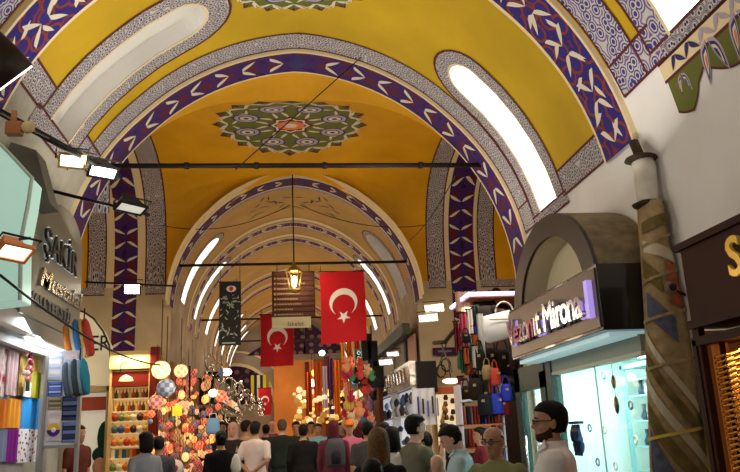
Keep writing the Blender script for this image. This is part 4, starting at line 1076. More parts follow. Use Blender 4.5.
c = MB(); c.box(XB + .62, XB + .66, 2, 5.0, 0, 2.2); c.box(XB + .06, XB + .66, 4.98, 5.02, 0, 2.2); c.build('back_panel', mat('amber lit panel', hexc('6a3812'), .5, emit=.06, ecol=hexc('e08838')), t)
text('S', 'gold_letter', mat('gold letter', (.70, .42, .06), .3, .7, emit=.12, ecol=(1, .6, .1)), t, RX((XB - .012, at(737, 258, 'X', XB).y, at(737, 258, 'X', XB).z)), .36, .012, bevel=.006)
GOLD = mat('polished gold', (.85, .50, .14), .25, 1)
lamp('AREA', (XB + .3, 4.4, 2.15), 11, (1, .62, .28), (.3, .8), (XB + .4, 4.2, 1.2), 'showcase_lamp')
for k in range(3):
    c = MB(); y = 4.55 - k * .02; x = XB + .09 + k * .02
    c = cloth_panel(lambda u, v, d: Vector((x + d, 4.96 - .03 * k - u * .5, 2.1 - v)), .10, 1.2, folds=2, amp=.02); one('golden_drape', c, mat('amber satin', hexc('c87a30'), .35, emit=.08, ecol=hexc('e08030')), 'amber drape hanging inside the brown shop window', 'drape', 'amber drapes in the brown shop window')
YBG = at(731, 400, 'X', XB + .09).y
for k in range(26):
    for j in range(2):
        c = MB(); y = YBG - j * .12; z = 2.02 - k * .036; c.tube([(XB + .09 + .055 * math.cos(a), y + .055 * math.sin(a), z + .02 * math.cos(a)) for a in lin(0, 2 * PI, 12)], .009, 6)
        one('gold_bangle', c, GOLD, 'gold bangle in the hanging stack inside the brown shop window', 'bangle', 'gold bangles in the brown shop window')
bar((XB + .09, YBG, 1.05), (XB + .09, YBG, 2.1), .02, 'dark rod threaded through the nearer gold bangles', 'bangle_rod', 'rod', BRN2)

# ================================================================== right: shop with the black fascia, arch and mint-lit window
XF = 2.62; YN, YF = 5.88, 8.40
zb0 = at(613, 322, 'X', XF).z; zt0 = at(609, 282, 'X', XF).z
BG = mat('gloss black fascia', (.02, .016, .014), .22, coat=.5); BF = mat('brushed bronze fascia face', (.16, .13, .11), .35, .6)
t = thing('shop_fascia', 'black box fascia with the silver lettering Vezonit Mirona', 'fascia', (XF + .25, (YN + YF) / 2, zb0))
c = MB(); c.box(XF, 3.21, YN, YF, 2.34, 2.90); c.build('box', BG, t, bevel=.006)
c = MB(); c.box(XF - .012, XF, YN + .03, YF - .02, 2.37, 2.87); c.build('face_panel', BF, t)
CHR = mat('chrome letter', (.80, .78, .80), .12, 1, emit=.05, ecol=(.8, .7, 1)); CHP = mat('violet lit letter side', (.35, .22, .75), .3, emit=.7, ecol=(.55, .4, 1)); CHK = mat('magenta letter', (.35, .02, .12), .3, .4)
w_tot = YF - YN - .35; names = 'Vezonıt'; y = YF - .12
def put(ch, yc, m, sz=.36, dz=0, d=.03, x=XF - .045): text(ch, 'letter', m, t, RX((x, yc, 2.61 + dz)), sz, d, bevel=.006)
adv = {'V': .19, 'e': .15, 'z': .15, 'o': .155, 'n': .155, 'ı': .085, 't': .11, 'M': .24, 'i': .09, 'r': .11, 'a': .14, ' ': .10}
tot = sum(adv[ch] for ch in 'Vezonıt Mirona'); k_ = (w_tot) / tot
for ch, m in zip('Vezonıt Mirona', (CHR, CHK, CHR, CHR, CHK, CHR, CHR, 0, CHR, CHR, CHR, CHR, CHR, CHR)):
    a_ = adv[ch] * k_; 
    if ch != ' ': put(ch, y - a_ / 2, m, .38); put(ch, y - a_ / 2, CHP if ch in 'Vtıa' else BKL, .38, -.012, .012, XF - .022)
    y -= a_
c = MB(); c.box(XF - .06, XF - .012, YN + .10, YN + .17, 2.46, 2.78); c.build('letter_bar', CHP, t)
# soffit light and header
c = MB(); c.box(XF + .06, 3.1, YN + .04, YF - .05, 2.29, 2.33); one('soffit_light', c, mat('cyan soffit glow', (.5, .75, .78), .4, emit=.38, ecol=(.6, .9, .95)), 'pale cyan glowing soffit under the black fascia', 'light')
# arch over the fascia
yc_, zc_ = 7.1, 2.62
t = thing('shop_arch', 'dark half-round arch with a cream panel above the black fascia', 'arch', (XF + .3, yc_, 2.76))
c = MB(); Ro, Ri = (1.16, 1.0), (.90, .78)
def el(R2, a): return (yc_ + R2[0] * math.cos(a), 2.76 + (R2[1] - .12) * math.sin(a))
A = [el(Ro, a) for a in lin(0, PI, 28)]; B = [el(Ri, a) for a in lin(0, PI, 28)]
for x0_, x1_, nm, m in ((XF + .02, XF + .06, 'front_band', mat('dark brown arch band', (.05, .035, .03), .4)),):
    for P, Q in zip(zip(A, B), zip(A[1:], B[1:])):
        (a0, b0), (a1, b1) = P, Q
        v = [(x, p[0], p[1]) for x in (x0_, x1_) for p in (a0, a1, b1, b0)]
        c.add(v, [(3, 2, 1, 0), (4, 5, 6, 7), (0, 1, 5, 4), (1, 2, 6, 5), (2, 3, 7, 6), (3, 0, 4, 7)], 0)
    c.build(nm, m, t)
c = MB(); c.add([(x, p[0], p[1]) for x in (XF + .05, 3.2) for p in A], [(i, i + 1, 30 + i, 29 + i) for i in range(28)], 0, [(0, i * .12) for i in range(29)] + [(.5, i * .12) for i in range(29)])
c.build('outer_rim', mat('tan rim', (.22, .17, .10), .6, noise=.3, nscale=9), t)
c = MB(); c.add([(XF + .30, p[0], p[1]) for p in B], [tuple(range(29))]); c.add([(x, p[0], p[1]) for x in (XF + .05, XF + .32) for p in B], [(i, i + 1, 30 + i, 29 + i) for i in range(28)])
c.build('cream_panel', mat('cream tympanum', (.66, .58, .40), .5), t)
c = MB(); v = XF + .02; 
for a in (): c.tube([(XF + .28, yc_, 2.76), (XF + .28, *el(Ri, rad(a)))], .008, 5)

# window: header, frame, glass, interior
XW = 2.92
t = thing('showroom_window', 'large mint-lit shop window with a grey header on the right', 'window', (XW, 7, 0))
GH = mat('grey-green header', (.30, .32, .27), .5)
c = MB(); c.box(XW, XW + .08, YN, 8.05, 2.16, 2.30); c.build('header', GH, t)
c = MB(); c.box(XW - .01, XW + .09, YN, 8.05, 2.13, 2.16); c.build('header_lip', mat('pale lip', (.55, .52, .42), .5), t)
DG = mat('dark green frame', (.018, .05, .045), .4)
c = MB(); c.box(XW - .02, XW + .1, 8.00, 8.16, 0, 2.3); c.build('frame_post', DG, t)
c = MB(); c.box(XW - .02, XW + .1, YN, 8.1, 0, .4); c.build('sill', DG, t)
ym = at(595, 400, 'X', XW).y
c = MB(); c.box(XW + .03, XW + .045, ym - .008, ym + .008, .4, 2.13); c.build('glass_joint', mat('glass edge', (.3, .5, .48), .3), t)
gm = mat('clear mint glass', (.85, 1, .96), .02, trans=1.0); 
c = MB(); c.box(XW + .035, XW + .041, YN, 8.0, .4, 2.13); c.build('glass', gm, t)
SHW = mat('showroom white', (.80, .92, .88), .6); 
c = MB(); c.box(XW + .33, XW + 2.2, YN + .05, YN + .1, 0, 2.45); c.box(XW + 2.2, XW + 2.25, YN + .05, 10.5, 0, 2.45); c.box(XW + .33, XW + 2.25, 9.6, 9.65, 0, 2.45)
struct('wall_showroom', c, SHW)
c = MB(); c.box(XW + .3, XW + 2.25, YN + .05, 9.65, 2.40, 2.45); struct('ceiling', c, SHW)
for y in (6.6, 7.6, 8.8): lamp('AREA', (XW + 1.1, y, 2.38), 62, (.86, 1, .97), (1.4, .5), (XW + 1.1, y, 0), 'showroom_lamp')
# fittings inside
def inbox(b, h, label, nm='display_cabinet', cat='cabinet', g=None, m=None):
    c = MB(); c.box(*b); return one(nm, c, m or mat('fit ' + h, hexc(h), .3), label, cat, g)
t = thing('glass_cabinet', 'tall glass cabinet with teal shelves inside the mint-lit shop', 'cabinet', (XW + 1.55, 8.3, 0))
c = MB()
for y in (7.6, 9.2):
    c.box(XW + 1.35, XW + 1.4, y, y + .05, 0, 2.3); c.box(XW + 1.75, XW + 1.8, y, y + .05, 0, 2.3)
c.box(XW + 1.35, XW + 1.8, 7.6, 9.25, 2.25, 2.3); c.build('frame', mat('teal frame', (.25, .5, .52), .4), t)
for z in (1.0, 1.3, 1.6, 1.9, 2.1):
    c = MB(); c.box(XW + 1.4, XW + 1.75, 7.62, 9.2, z, z + .02); s = c.build('shelf', mat('teal shelf', (.3, .55, .58), .2), t)
RR = random.Random(2)
for z in (1.32, 1.62, 1.92):
    for k in range(9):
        c = MB(); y = 7.75 + k * .16; c.lathe([(0, .035), (.05, .05), (.12, .02), (.17 + RR.random() * .04, .03)], 8, ctr=(XW + 1.5, y, z)); one('jewel_stand', c, cm(('3a6a78', 'c8d8d8', '28485a')[k % 3], .3), ('teal', 'pale', 'dark blue')[k % 3] + ' jewellery stand on a teal shelf in the mint-lit shop', 'jewellery stand', 'jewellery stands on the teal shelves')
for (px, py, s), l in zip(((614, 382, 1), (617, 405, 1.25)), ('upper', 'lower')):
    p = at(px, py, 'X', XW + .12); t = thing('oval_pendant', l + ' dark oval ornament hanging inside the mint-lit window', 'ornament', p)
    c = MB(); c.ball((0, 0, 0), .015, .035 * s, .065 * s, 12); c.build('frame', cm('3a3428'), t, rel=True); c = MB(); c.ball((-.01, 0, 0), .012, .018 * s, .035 * s, 10); c.build('stone', cm('b89a50', .3), t, rel=True)
    c = MB(); c.tube([(0, 0, .06 * s), (0, 0, .3)], .003, 4); c.build('thread', cm('808080'), t, rel=True)
p = at(579, 440, 'X', XW + .3); t = thing('necklace_bust', 'navy and white striped bust display in the mint-lit window', 'display bust', p)
c = MB()
for k in range(3): c.tube([(0, .12 - .08 * k + .03 * math.sin(a * 2), .16 - .05 * a * 2) for a in lin(0, 3.2, 8)], [.035 * math.sin(PI * (i + 1.2) / 10.5) + .004 for i in range(9)], 8)
c.build('striped_body', cm('1c2c50'), t, rel=True); c = MB(); c.box(-.03, .03, -.12, .16, .17, .2); c.build('top_bar', cm('1a2438'), t, rel=True)
for k, (px, py) in enumerate(((604, 375), (598, 462), (616, 466), (575, 470), (590, 428), (636, 440), (560, 380), (631, 405), (605, 430))):
    p = at(px, py, 'X', XW + .5 + .1 * (k % 3)); c = MB(); c.tube([p + Vector((0, .03 * math.cos(a) * 1.4, .04 * math.sin(a))) for a in lin(0, 2 * PI, 12)], .01, 6); one('bracelet', c, cm(('a8b8b8', '406068', 'c8c0a0')[k % 3], .3), 'thin bracelet displayed in the mint-lit window', 'bracelet', 'bracelets in the mint-lit window')
for k, (y0, z0, w_, h_, hx) in enumerate(((6.3, 1.5, .5, .6, 'a8e0d8'), (6.95, 1.2, .35, .9, '88c8c8'), (9.6, 1.0, .6, 1.1, '9ad0d0'))):
    c = MB(); c.box(XW + 1.9, XW + 1.95, y0, y0 + w_, z0, z0 + h_); t = one('wall_panel', c, cm(hx, .3), ('mint wall panel nearest the wrapped post', 'narrow mint wall panel beside the teal shelves', 'mint wall panel at the far end of the showroom')[k], 'panel')
# door left of the window
t = thing('shop_door', 'narrow dark green glass door left of the mint-lit window', 'door', (XW, 8.6, 0))
c = MB(); c.box(XW - .03, XW + .06, 8.20, 8.36, 0, 2.2); c.box(XW - .03, XW + .06, 9.1, 9.3, 0, 2.3); c.box(XW - .03, XW + .06, 8.2, 9.3, 2.02, 2.3); c.build('frame', DG, t)
c = MB(); c.box(XW + .01, XW + .02, 8.36, 9.1, .1, 2.02); c.build('glass', gm, t)
c = MB(); c.tube([(XW - .06, 8.95, .9), (XW - .06, 8.95, 1.5)], .015, 8); c.build('handle', CHR, t)
c = MB(); c.box(XW + .02, XW + .3, 8.4, 9.3, 2.3, 2.33); 

# ================================================================== right: bag and garment stall under the violet-lit canopy
a = at(468, 292, 'Y', 10.5); b = at(532, 290, 'Y', 10.5); e = at(451, 312, 'X', a.x)
t = thing('stall_canopy', 'flat canopy edged with a violet light strip over the bag stall', 'canopy', (3.3, 11.2, a.z - .12))
c = MB(); c.box(a.x + .03, 4.4, 10.53, e.y, a.z - .08, a.z - .01); c.build('roof_panel', mat('orange-brown ceiling board', hexc('a05c38'), .6), t)
VIO = mat('violet light strip', (.5, .4, .8), .3, emit=1.0, ecol=(.52, .42, 1)); VW = mat('white light line', (.9, .9, 1), .3, emit=3.2, ecol=(.88, .82, 1))
c = MB(); c.box(a.x, 4.4, 10.5, 10.53, a.z - .065, a.z); c.box(a.x, a.x + .03, 10.53, e.y, a.z - .065, a.z); c.build('light_strip', VIO, t)
c = MB(); c.box(a.x - .01, 4.4, 10.485, 10.50, a.z - .045, a.z - .015); c.box(a.x - .015, a.x, 10.5, e.y, a.z - .045, a.z - .015); c.build('light_line', VW, t)
lamp('AREA', (2.9, 9.9, a.z + .1), 10, (1, .9, .8), (.8, .2), (3.0, 10.6, 2.4), 'stall_front_fill'); lamp('AREA', (3.2, 11.2, a.z - .15), 40, (1, .8, .62), (1, 1), (3.2, 11.2, 0), 'stall_light')  # the front light is added fill for the bags, without a fixture
c = MB(); c.box(3.3, 4.6, 12.0, 12.05, 0, 3.3); one('backdrop_panel', c, cm('2a1c16'), 'dark back wall of the bag stall', 'panel')
# the large white bag
p = at(503, 325, 'Y', 10.2); t = thing('handbag', 'big white handbag hanging at the top of the stall', 'bag', p - Vector((0, 0, .2)))
c = MB(); c.rings([(0, .22, .07, .07), (.03, .27, .09, .09), (.2, .27, .08, .08), (.34, .22, .05, .05), (.38, .20, .02, .02)], 16); c.xf(Matrix.Rotation(-.22, 4, 'Y')); c.build('body', mat('white leather', (.70, .70, .68), .45), t, rel=True)
c = MB(); c.tube([(.02 + .13 * math.cos(x), -.06, .36 + .16 * math.sin(x)) for x in lin(0, PI, 10)], .012, 6); c.build('handle', cm('b0aca4', .4), t, rel=True)
c = MB(); c.box(.06, .10, -.095, -.08, .20, .32); c.box(-.22, .24, -.092, -.085, .26, .275); c.build('clasp', cm('807060', .3), t, rel=True)
# hanging garments and bags: one shape each, several colours
RR = random.Random(31)
def garment(px, py, Y, w_, h_, hx, word, kind):
    p = at(px, py, 'Y', Y); lab = {'bag': '%s bag hanging in the stall under the violet canopy', 'scarf': '%s scarf hanging in the stall under the violet canopy', 'jacket': '%s jacket hanging in the stall under the violet canopy'}[kind] % word
    t = thing({'bag': 'handbag', 'scarf': 'hanging_scarf', 'jacket': 'hanging_jacket'}[kind], lab, kind, p - Vector((0, 0, h_)), RR.uniform(-.5, .5), 'goods hung under the violet canopy')
    c = MB(); m = cm(hx, .7)
    if kind == 'bag':
        c.rings([(0, w_ * .42, .05, .05), (.02, w_ * .5, .07, .07), (h_ * .5, w_ * .48, .06, .06), (h_ * .68, w_ * .36, .03, .03)], 12); c.build('body', m, t, rel=True)
        c = MB(); c.tube([(w_ * .3 * math.cos(x), 0, h_ * .66 + h_ * .34 * math.sin(x)) for x in lin(0, PI, 8)], .01, 5); c.build('strap', m, t, rel=True)
        c = MB(); c.box(-.02, .02, -.085, -.06, h_ * .42, h_ * .5); c.build('buckle', cm('b09860', .3), t, rel=True)
    elif kind == 'scarf':
        c = cloth_panel(lambda u, v, d: Vector((u - w_ / 2, d * 1.5, h_ - v)), w_, h_, folds=2, amp=.02, thick=.02); c.build('cloth', m, t, rel=True)
        c = MB(); c.box(-w_ / 2 - .01, w_ / 2 + .01, -.03, .03, h_, h_ + .02); c.build('clip', BLK, t, rel=True)
    else:
        c.rings([(0, w_ * .5, .07, .07), (h_ * .3, w_ * .48, .06, .06), (h_ * .8, w_ * .5, .07, .07), (h_ * .95, w_ * .3, .05, .05), (h_, .04, .03, .03)], 14); c.build('body', m, t, rel=True)
        for s in (-1, 1):
            c = MB(); c.tube([(s * w_ * .42, 0, h_ * .88), (s * w_ * .58, 0, h_ * .55), (s * w_ * .6, .02, h_ * .2)], [.05, .045, .035], 8); c.build('sleeve', m, t, rel=True)
    return t
for d in ((463, 322, 10.6, .10, .62, 'b84a5a', 'rose pink', 'scarf'), (469, 318, 10.6, .09, .55, 'e0d8d0', 'white', 'scarf'), (475, 314, 10.8, .09, .50, '20242a', 'black', 'scarf'), (479, 322, 10.5, .08, .62, 'd0d0c8', 'pale grey', 'scarf'),
          (456, 330, 10.9, .08, .5, '8a3040', 'wine red', 'scarf'), (473, 342, 10.5, .16, .40, '3a7068', 'teal green', 'bag'), (483, 300, 10.9, .24, .5, '14100e', 'black', 'jacket'), (496, 296, 11.2, .22, .45, '2a1a14', 'dark brown', 'jacket'), (512, 297, 11.3, .2, .4, '33221a', 'deep brown', 'jacket'),
          (461, 355, 10.7, .15, .32, '3c6a50', 'bottle green', 'bag'), (468, 362, 10.6, .15, .30, 'b85a38', 'rust orange', 'bag'), (478, 348, 10.4, .17, .42, '20201e', 'soft black', 'bag'), (489, 345, 10.5, .24, .50, '17130f', 'large black', 'bag'), (501, 346, 10.5, .26, .52, '1d1614', 'wide black', 'bag'),
          (486, 366, 10.3, .14, .30, 'a89060', 'khaki', 'bag'), (494, 368, 10.2, .15, .34, 'c84838', 'scarlet', 'bag'), (474, 376, 10.3, .22, .44, '2a1a12', 'cocoa brown', 'bag'), (483, 392, 10.2, .20, .42, '181a22', 'ink black', 'bag'), (495, 392, 10.2, .2, .40, '2838a0', 'royal blue', 'bag'), (505, 384, 10.2, .16, .34, '3440c0', 'bright blue', 'bag'),
          (503, 398, 10.3, .14, .34, '8a1c30', 'crimson', 'bag'), (465, 386, 10.5, .14, .34, '3a2820', 'chestnut', 'bag'), (512, 350, 10.2, .14, .4, '241a20', 'plum black', 'bag'), (458, 300, 11.0, .1, .3, 'c8a890', 'beige', 'scarf'), (466, 300, 11.0, .1, .3, 'e8dcc8', 'cream', 'scarf')):
    garment(d[0], d[1] - 8, *d[2:])
RR = random.Random(58)
gk = (('14120f', 'jet black', 'bag'), ('b0404c', 'rose red', 'scarf'), ('d8d4cc', 'off-white', 'scarf'), ('386858', 'sea green', 'scarf'), ('2c1c14', 'coffee brown', 'bag'), ('c86838', 'copper orange', 'scarf'), ('283878', 'navy blue', 'scarf'), ('a88c60', 'sand', 'bag'), ('701c2c', 'burgundy', 'bag'), ('181c24', 'blue-black', 'bag'))
for k in range(34):
    hx, wd, kd = gk[k % 10]; px = RR.uniform(457, 512); py = RR.uniform(316, 388)
    if px > 482 and py < 345: py += 30
    garment(px, py, RR.uniform(10.4, 10.95), RR.uniform(.07, .14) if kd == 'bag' else RR.uniform(.05, .09), RR.uniform(.18, .34), hx, wd, kd)
# racks of folded jeans
x0, x1, z0, z1 = rectY(463, 404, 506, 480, 10.35)
t = thing('clothes_rack', 'metal shelf rack of upright trousers at the foot of the stall', 'rack', ((x0 + x1) / 2, 10.5, 0))
levels = [at(484, y, 'Y', 10.35).z for y in (424, 447, 472)]
for z in levels:
    c = MB(); c.box(x0, x1, 10.32, 10.7, z - .02, z); c.build('shelf', cm('c86a38', .5), t)
for x in (x0, x1 - .02):
    c = MB(); c.box(x, x + .02, 10.32, 10.7, 0, z1 + .28); c.build('upright', mat('lilac white tube', (.7, .68, .8), .3), t)
c = MB(); c.tube([(x0, 10.3, levels[0] + .31), (x1, 10.3, levels[0] + .36)], .018, 8); c.build('top_rail', mat('lilac white tube', (.7, .68, .8), .3), t)
hs_ = (('b86040', 'rust'), ('8a3040', 'wine'), ('a85838', 'orange-brown'), ('28304a', 'navy'), ('4a4a50', 'grey'), ('1c1c24', 'black'), ('8a7a70', 'taupe'), ('b04028', 'brick'), ('3850a0', 'blue'), ('c03040', 'red'))
for j, z in enumerate(levels):
    n = 11
    for k in range(n):
        hx, wd = hs_[(k * 3 + j * 4) % 10]; x = x0 + .04 + (x1 - x0 - .08) * (k + .5) / n; c = MB(); w_ = (x1 - x0 - .08) / n * .44
        c.rings([(0, w_, .12, .12), (.02, w_, .14, .14), (.22, w_, .14, .14), (.25, w_ * .8, .10, .10)], 8, ctr=(x, 10.48, z)); one('folded_trousers', c, cm(hx, .9), '%s folded trousers standing on the %s shelf of the rack' % (wd, ('top', 'middle', 'lower')[j]), 'trousers', 'trousers on the %s shelf of the rack' % ('top', 'middle', 'lower')[j])

# ================================================================== right: behind the stall, corner of the crossing
for (px, py, d, lab) in (((433, 309), 0, (-.35, -.8, -.45), 'upper white floodlight of the pair left of the violet canopy'), ((427, 318), 0, (-.5, -.75, -.4), 'lower white floodlight of the pair left of the violet canopy')) if 0 else (((434, 308), 0, (-.3, -.85, -.3), 'upper white floodlight of the pair left of the violet canopy'), ((428, 318), 0, (-.4, -.85, -.3), 'lower white floodlight of the pair left of the violet canopy')):
    floodlight(at(px[0] if isinstance(px, tuple) else px, px[1] if isinstance(px, tuple) else py, 'Y', 12.2), d, lab, .36, .14, .1, WHT, 7)
A_ = at(434, 343, 'Y', 12.5); B_ = at(462, 322, 'Y', 11.6)
c = MB(); c.tube([A_, at(445, 342, 'Y', 12.2), at(453, 332, 'Y', 11.9), B_], .035, 8); c.tube([at(441, 343, 'Y', 12.3), at(452, 372, 'Y', 12)], .012, 5); c.tube([at(447, 342, 'Y', 12.2), at(437, 372, 'Y', 12.4)], .012, 5)
one('bent_bracket', c, mat('dark bracket', (.03, .025, .02), .5), 'dark bent iron bracket below the pair of white floodlights', 'bracket')
x0, x1, z0, z1 = rectY(437, 345, 461, 353, 14.2)
t = thing('small_sign', 'small purple sign on the cream wall behind the stall', 'sign', ((x0 + x1) / 2, 14.2, z0)); c = MB(); c.box(x0, x1, 14.6, 14.64, z0, z1); c.build('panel', cm('3a2248'), t); c = MB(); c.box(x0 + .1, x1 - .1, 14.59, 14.60, z0 + .06, z1 - .06); c.build('lettering', cm('8a70a0'), t)
x0, x1, z0, z1 = rectY(438, 392, 470, 470, 14.0)
t = thing('lit_shopfront', 'warm brightly lit shop opening behind the shoppers, right of the black side box', 'shopfront', ((x0 + x1) / 2, 14.3, 0))
c = MB(); c.box(x0, x1, 14.55, 14.6, 0, z1); c.build('lit_back', mat('warm lit back', (.85, .72, .5), .6, emit=.8, ecol=(1, .82, .52)), t)
c = MB(); c.box(x0, x1, 14.2, 14.5, z1, z1 + .12); c.build('orange_fascia', cm('c86a40'), t); c = MB(); c.box(x0, x0 + .06, 14.3, 14.6, 0, z1); c.build('side_post', cm('a07848'), t)
RR = random.Random(77)
for k in range(14):
    p = at(RR.uniform(442, 462), RR.uniform(398, 425), 'Y', 14.4); c = MB(); c.rings([(0, .03, .03, .03), (.03, .05, .04, .04), (.10, .03, .03, .03)], 8, ctr=p); one('trinket', c, cm(('6a4a30', 'a06838', 'd0a868', '483830')[k % 4]), ('brown', 'copper', 'gold', 'dark')[k % 4] + ' trinket in the warm lit shop opening', 'trinket', 'trinkets in the warm lit shop opening')
p = at(451, 381, 'Y', 13.2); t = thing('spot_lamp', 'small oval white lamp under the dark bracket', 'lamp', p); c = MB(); c.ball((0, 0, 0), .16, .06, .05, 12); c.build('shade', mat('oval lamp', (.9, .85, .7), .3, emit=2.5, ecol=(1, .9, .7)), t, rel=True); c = MB(); c.tube([(0, 0, .04), (0, .1, .3)], .01, 5); c.build('stem', BLK, t, rel=True)
for px, py in ((446, 365), (441, 371)):
    p = at(px, py, 'Y', 14.2); c = MB(); c.tube([p + Vector((.09 * math.cos(a), 0, .12 * math.sin(a))) for a in lin(0, 2 * PI, 12)], .015, 5); one('iron_scroll', c, BLK, 'small dark iron scroll on the cream wall, %s one' % ('upper' if px > 443 else 'lower'), 'ironwork')

# ================================================================== right side of the tunnel
XR = TCX + TR
t = thing('awning_rail', 'dark green slanting awning box high on the right wall', 'awning box', (2.5, 16, 3.6))
a, b = at(381, 343, 'X', 2.45), at(421, 322, 'X', 2.45)
c = MB(); c.box(2.40, 2.55, 14.8, 20.5, 3.50, 3.72); c.build('box', mat('dark green grey metal', (.06, .075, .06), .5, .3), t)
c = MB(); c.box(2.37, 2.41, 14.8, 20.5, 3.47, 3.51); c.build('lip', mat('dark green grey metal', (.06, .075, .06), .5, .3), t)
for k, (ya, yb, h, lab) in enumerate(((14.8, 15.6, 'b08478', 'pink upper wall panel nearest the crossing'), (15.9, 17.4, '8a8278', 'grey upper window panel'), (17.7, 20.2, '9a8a80', 'pale upper wall panel farthest away'))):
    c = MB(); c.box(2.62, 2.66, ya, yb, 2.95, 3.5); one('upper_panel', c, cm(h), lab + ' above the silver sign', 'panel')
c = MB(); c.box(2.58, 2.66, 15.65, 15.85, 2.9, 3.5); one('panel_post', c, cm('3a3c34'), 'dark post between the upper wall panels', 'post')
# silver shop sign with black side box
t = thing('shop_sign', 'silver embossed shop sign on the right, seen at a slant', 'sign', (2.4, 16.5, 2.42))
SG = mat('crinkled silver', (.55, .53, .50), .3, .9, bump=1.2, nscale=8, noise=.4)
c = MB(); c.box(2.38, 2.5, 14.1, 19.8, 2.44, 2.90); c.build('panel', SG, t)
RR = random.Random(9); y = 14.6
for k in range(12):
    c = MB(); c.tube([(2.36, y, 2.55), (2.36, y + .15, 2.80), (2.36, y + .3, 2.55)], .03, 6); c.build('raised_ornament', SIL, t); y += .40
x0, x1, z0, z1 = rectY(418, 362, 437, 392, 14.0)
c = MB(); c.box(2.50, x1, 14.0, 14.3, z0, z1 + .02); one('side_box', c, mat('matt black box', (.012, .011, .013), .6), 'black square box end beside the silver sign', 'box')
for k, (px, py, Y_, s) in enumerate(((386, 362, 15.5, 1.0), (393, 354, 16.0, .9))):
    floodlight(at(px, py, 'Y', Y_), (-.5, -.75, -.45), ('wide bright floodlight left of the silver sign', 'thin bright floodlight above the silver sign')[k], .36 * s, .14 * s, .1, WHT, 5)
# white lit jewellery window under it
t = thing('jewellery_window', 'cold white lit jewellery window below the silver sign', 'window', (2.5, 16.5, 0))
WL2 = mat('cold white lit back', (.75, .82, .92), .5, emit=.55, ecol=(.85, .93, 1))
c = MB(); c.box(2.60, 2.64, 14.2, 20.5, 0, 2.44); c.build('backdrop', WL2, t)
c = MB(); c.box(2.42, 2.62, 14.15, 14.25, 0, 2.44); c.box(2.42, 2.6, 16.9, 17.0, 0, 2.44); c.build('frame', WHT, t)
c = MB(); c.box(2.42, 2.60, 14.2, 20.5, 1.9, 1.93); c.build('shelf', WHT, t)
RR = random.Random(19)
for k in range(46):
    y = RR.uniform(14.3, 20); z = RR.choice((1.35, 1.62, 1.94, 2.14)); c = MB(); h_ = RR.uniform(.10, .26)
    c.rings([(0, .04, .04, .04), (h_ * .6, .07, .08, .08), (h_, .02, .02, .02)], 8, ctr=(2.52, y, z)); hx, wd = (('1c2a50', 'navy'), ('c8d0e0', 'pale'), ('4a6a9a', 'steel blue'), ('2a2c38', 'black'), ('8a8a98', 'grey'))[k % 5]
    one('necklace_stand', c, cm(hx, .4), wd + ' necklace stand in the cold white window', 'necklace stand', 'necklace stands in the cold white window')
# hanging white cloth at its near corner
x0, x1, z0, z1 = rectY(413, 388, 436, 425, 13.9)
c = cloth_panel(lambda u, v, d: Vector((x0 + u, 13.95 + d, z1 - v)), x1 - x0, z1 - z0, folds=3); one('white_curtain', c, cm('d8dce4'), 'white cloth hanging below the black side box', 'cloth')
for k in range(5):
    c = MB(); x = x0 + .08 + k * .09; c.box(x, x + .03, 13.86, 13.88, z0 + .15 + .05 * (k % 2), z1 - .15 - .04 * (k % 3)); one('necktie', c, cm(('2a3a78', '1c1c28', '5a6aa8', '30343c', '8898c0')[k]), ('deep blue', 'black', 'mid blue', 'charcoal', 'light blue')[k] + ' narrow strip hanging on the white cloth', 'strip')
# toy and souvenir cluster
RR = random.Random(41); tcol = (('e05048', 'coral red'), ('f0a070', 'peach'), ('e8c8a0', 'cream'), ('c83858', 'raspberry'), ('f0d060', 'yellow'), ('5080b0', 'blue'), ('50a070', 'green'), ('f08050', 'orange'), ('b080a0', 'mauve'), ('302828', 'black'))
PT = {}
def toy(px, py, Y, r, k):
    hx, wd = tcol[k % 10]; p = at(px, py, 'Y', Y); lab = wd + ' stuffed toy in the heap of toys right of the street'
    if hx in PT: return dup(PT[hx], p, RR.uniform(-1, 1), lab, wd + ' toys in the hanging heap', r)
    t = thing('stuffed_toy', lab, 'toy', p, 0, wd + ' toys in the hanging heap'); m = cm(hx, .8)
    c = MB(); c.ball((0, 0, 0), .8, .7, .9, 10); c.build('body', m, t, rel=True); c = MB(); c.ball((0, -.1, 1.1), .6, .55, .55, 10); c.build('head', m, t, rel=True)
    c = MB(); c.tube([(0, -.1, 1.6), (0, 0, 5)], .03, 4); c.build('string', BLK, t, rel=True)
    for s in (-1, 1):
        c = MB(); c.ball((s * .45, 0, 1.6), .22, .12, .22, 8); c.build('ear', m, t, rel=True); c = MB(); c.ball((s * .7, -.2, .2), .25, .25, .4, 8); c.build('arm', m, t, rel=True)
    t.scale = (r,) * 3; PT[hx] = t; return t
for k in range(80):
    px = RR.uniform(343, 377); py = RR.uniform(364, 424)
    if py > 400 and px > 372: continue
    toy(px, py, RR.uniform(15, 19), RR.uniform(.07, .14), RR.randrange(10))
c = MB(); c.box(2.2, 2.3, 17.5, 21, 0, 3.0); one('toy_stall_wall', c, cm('5a2c1c'), 'reddish brown wall behind the heap of toys', 'panel')
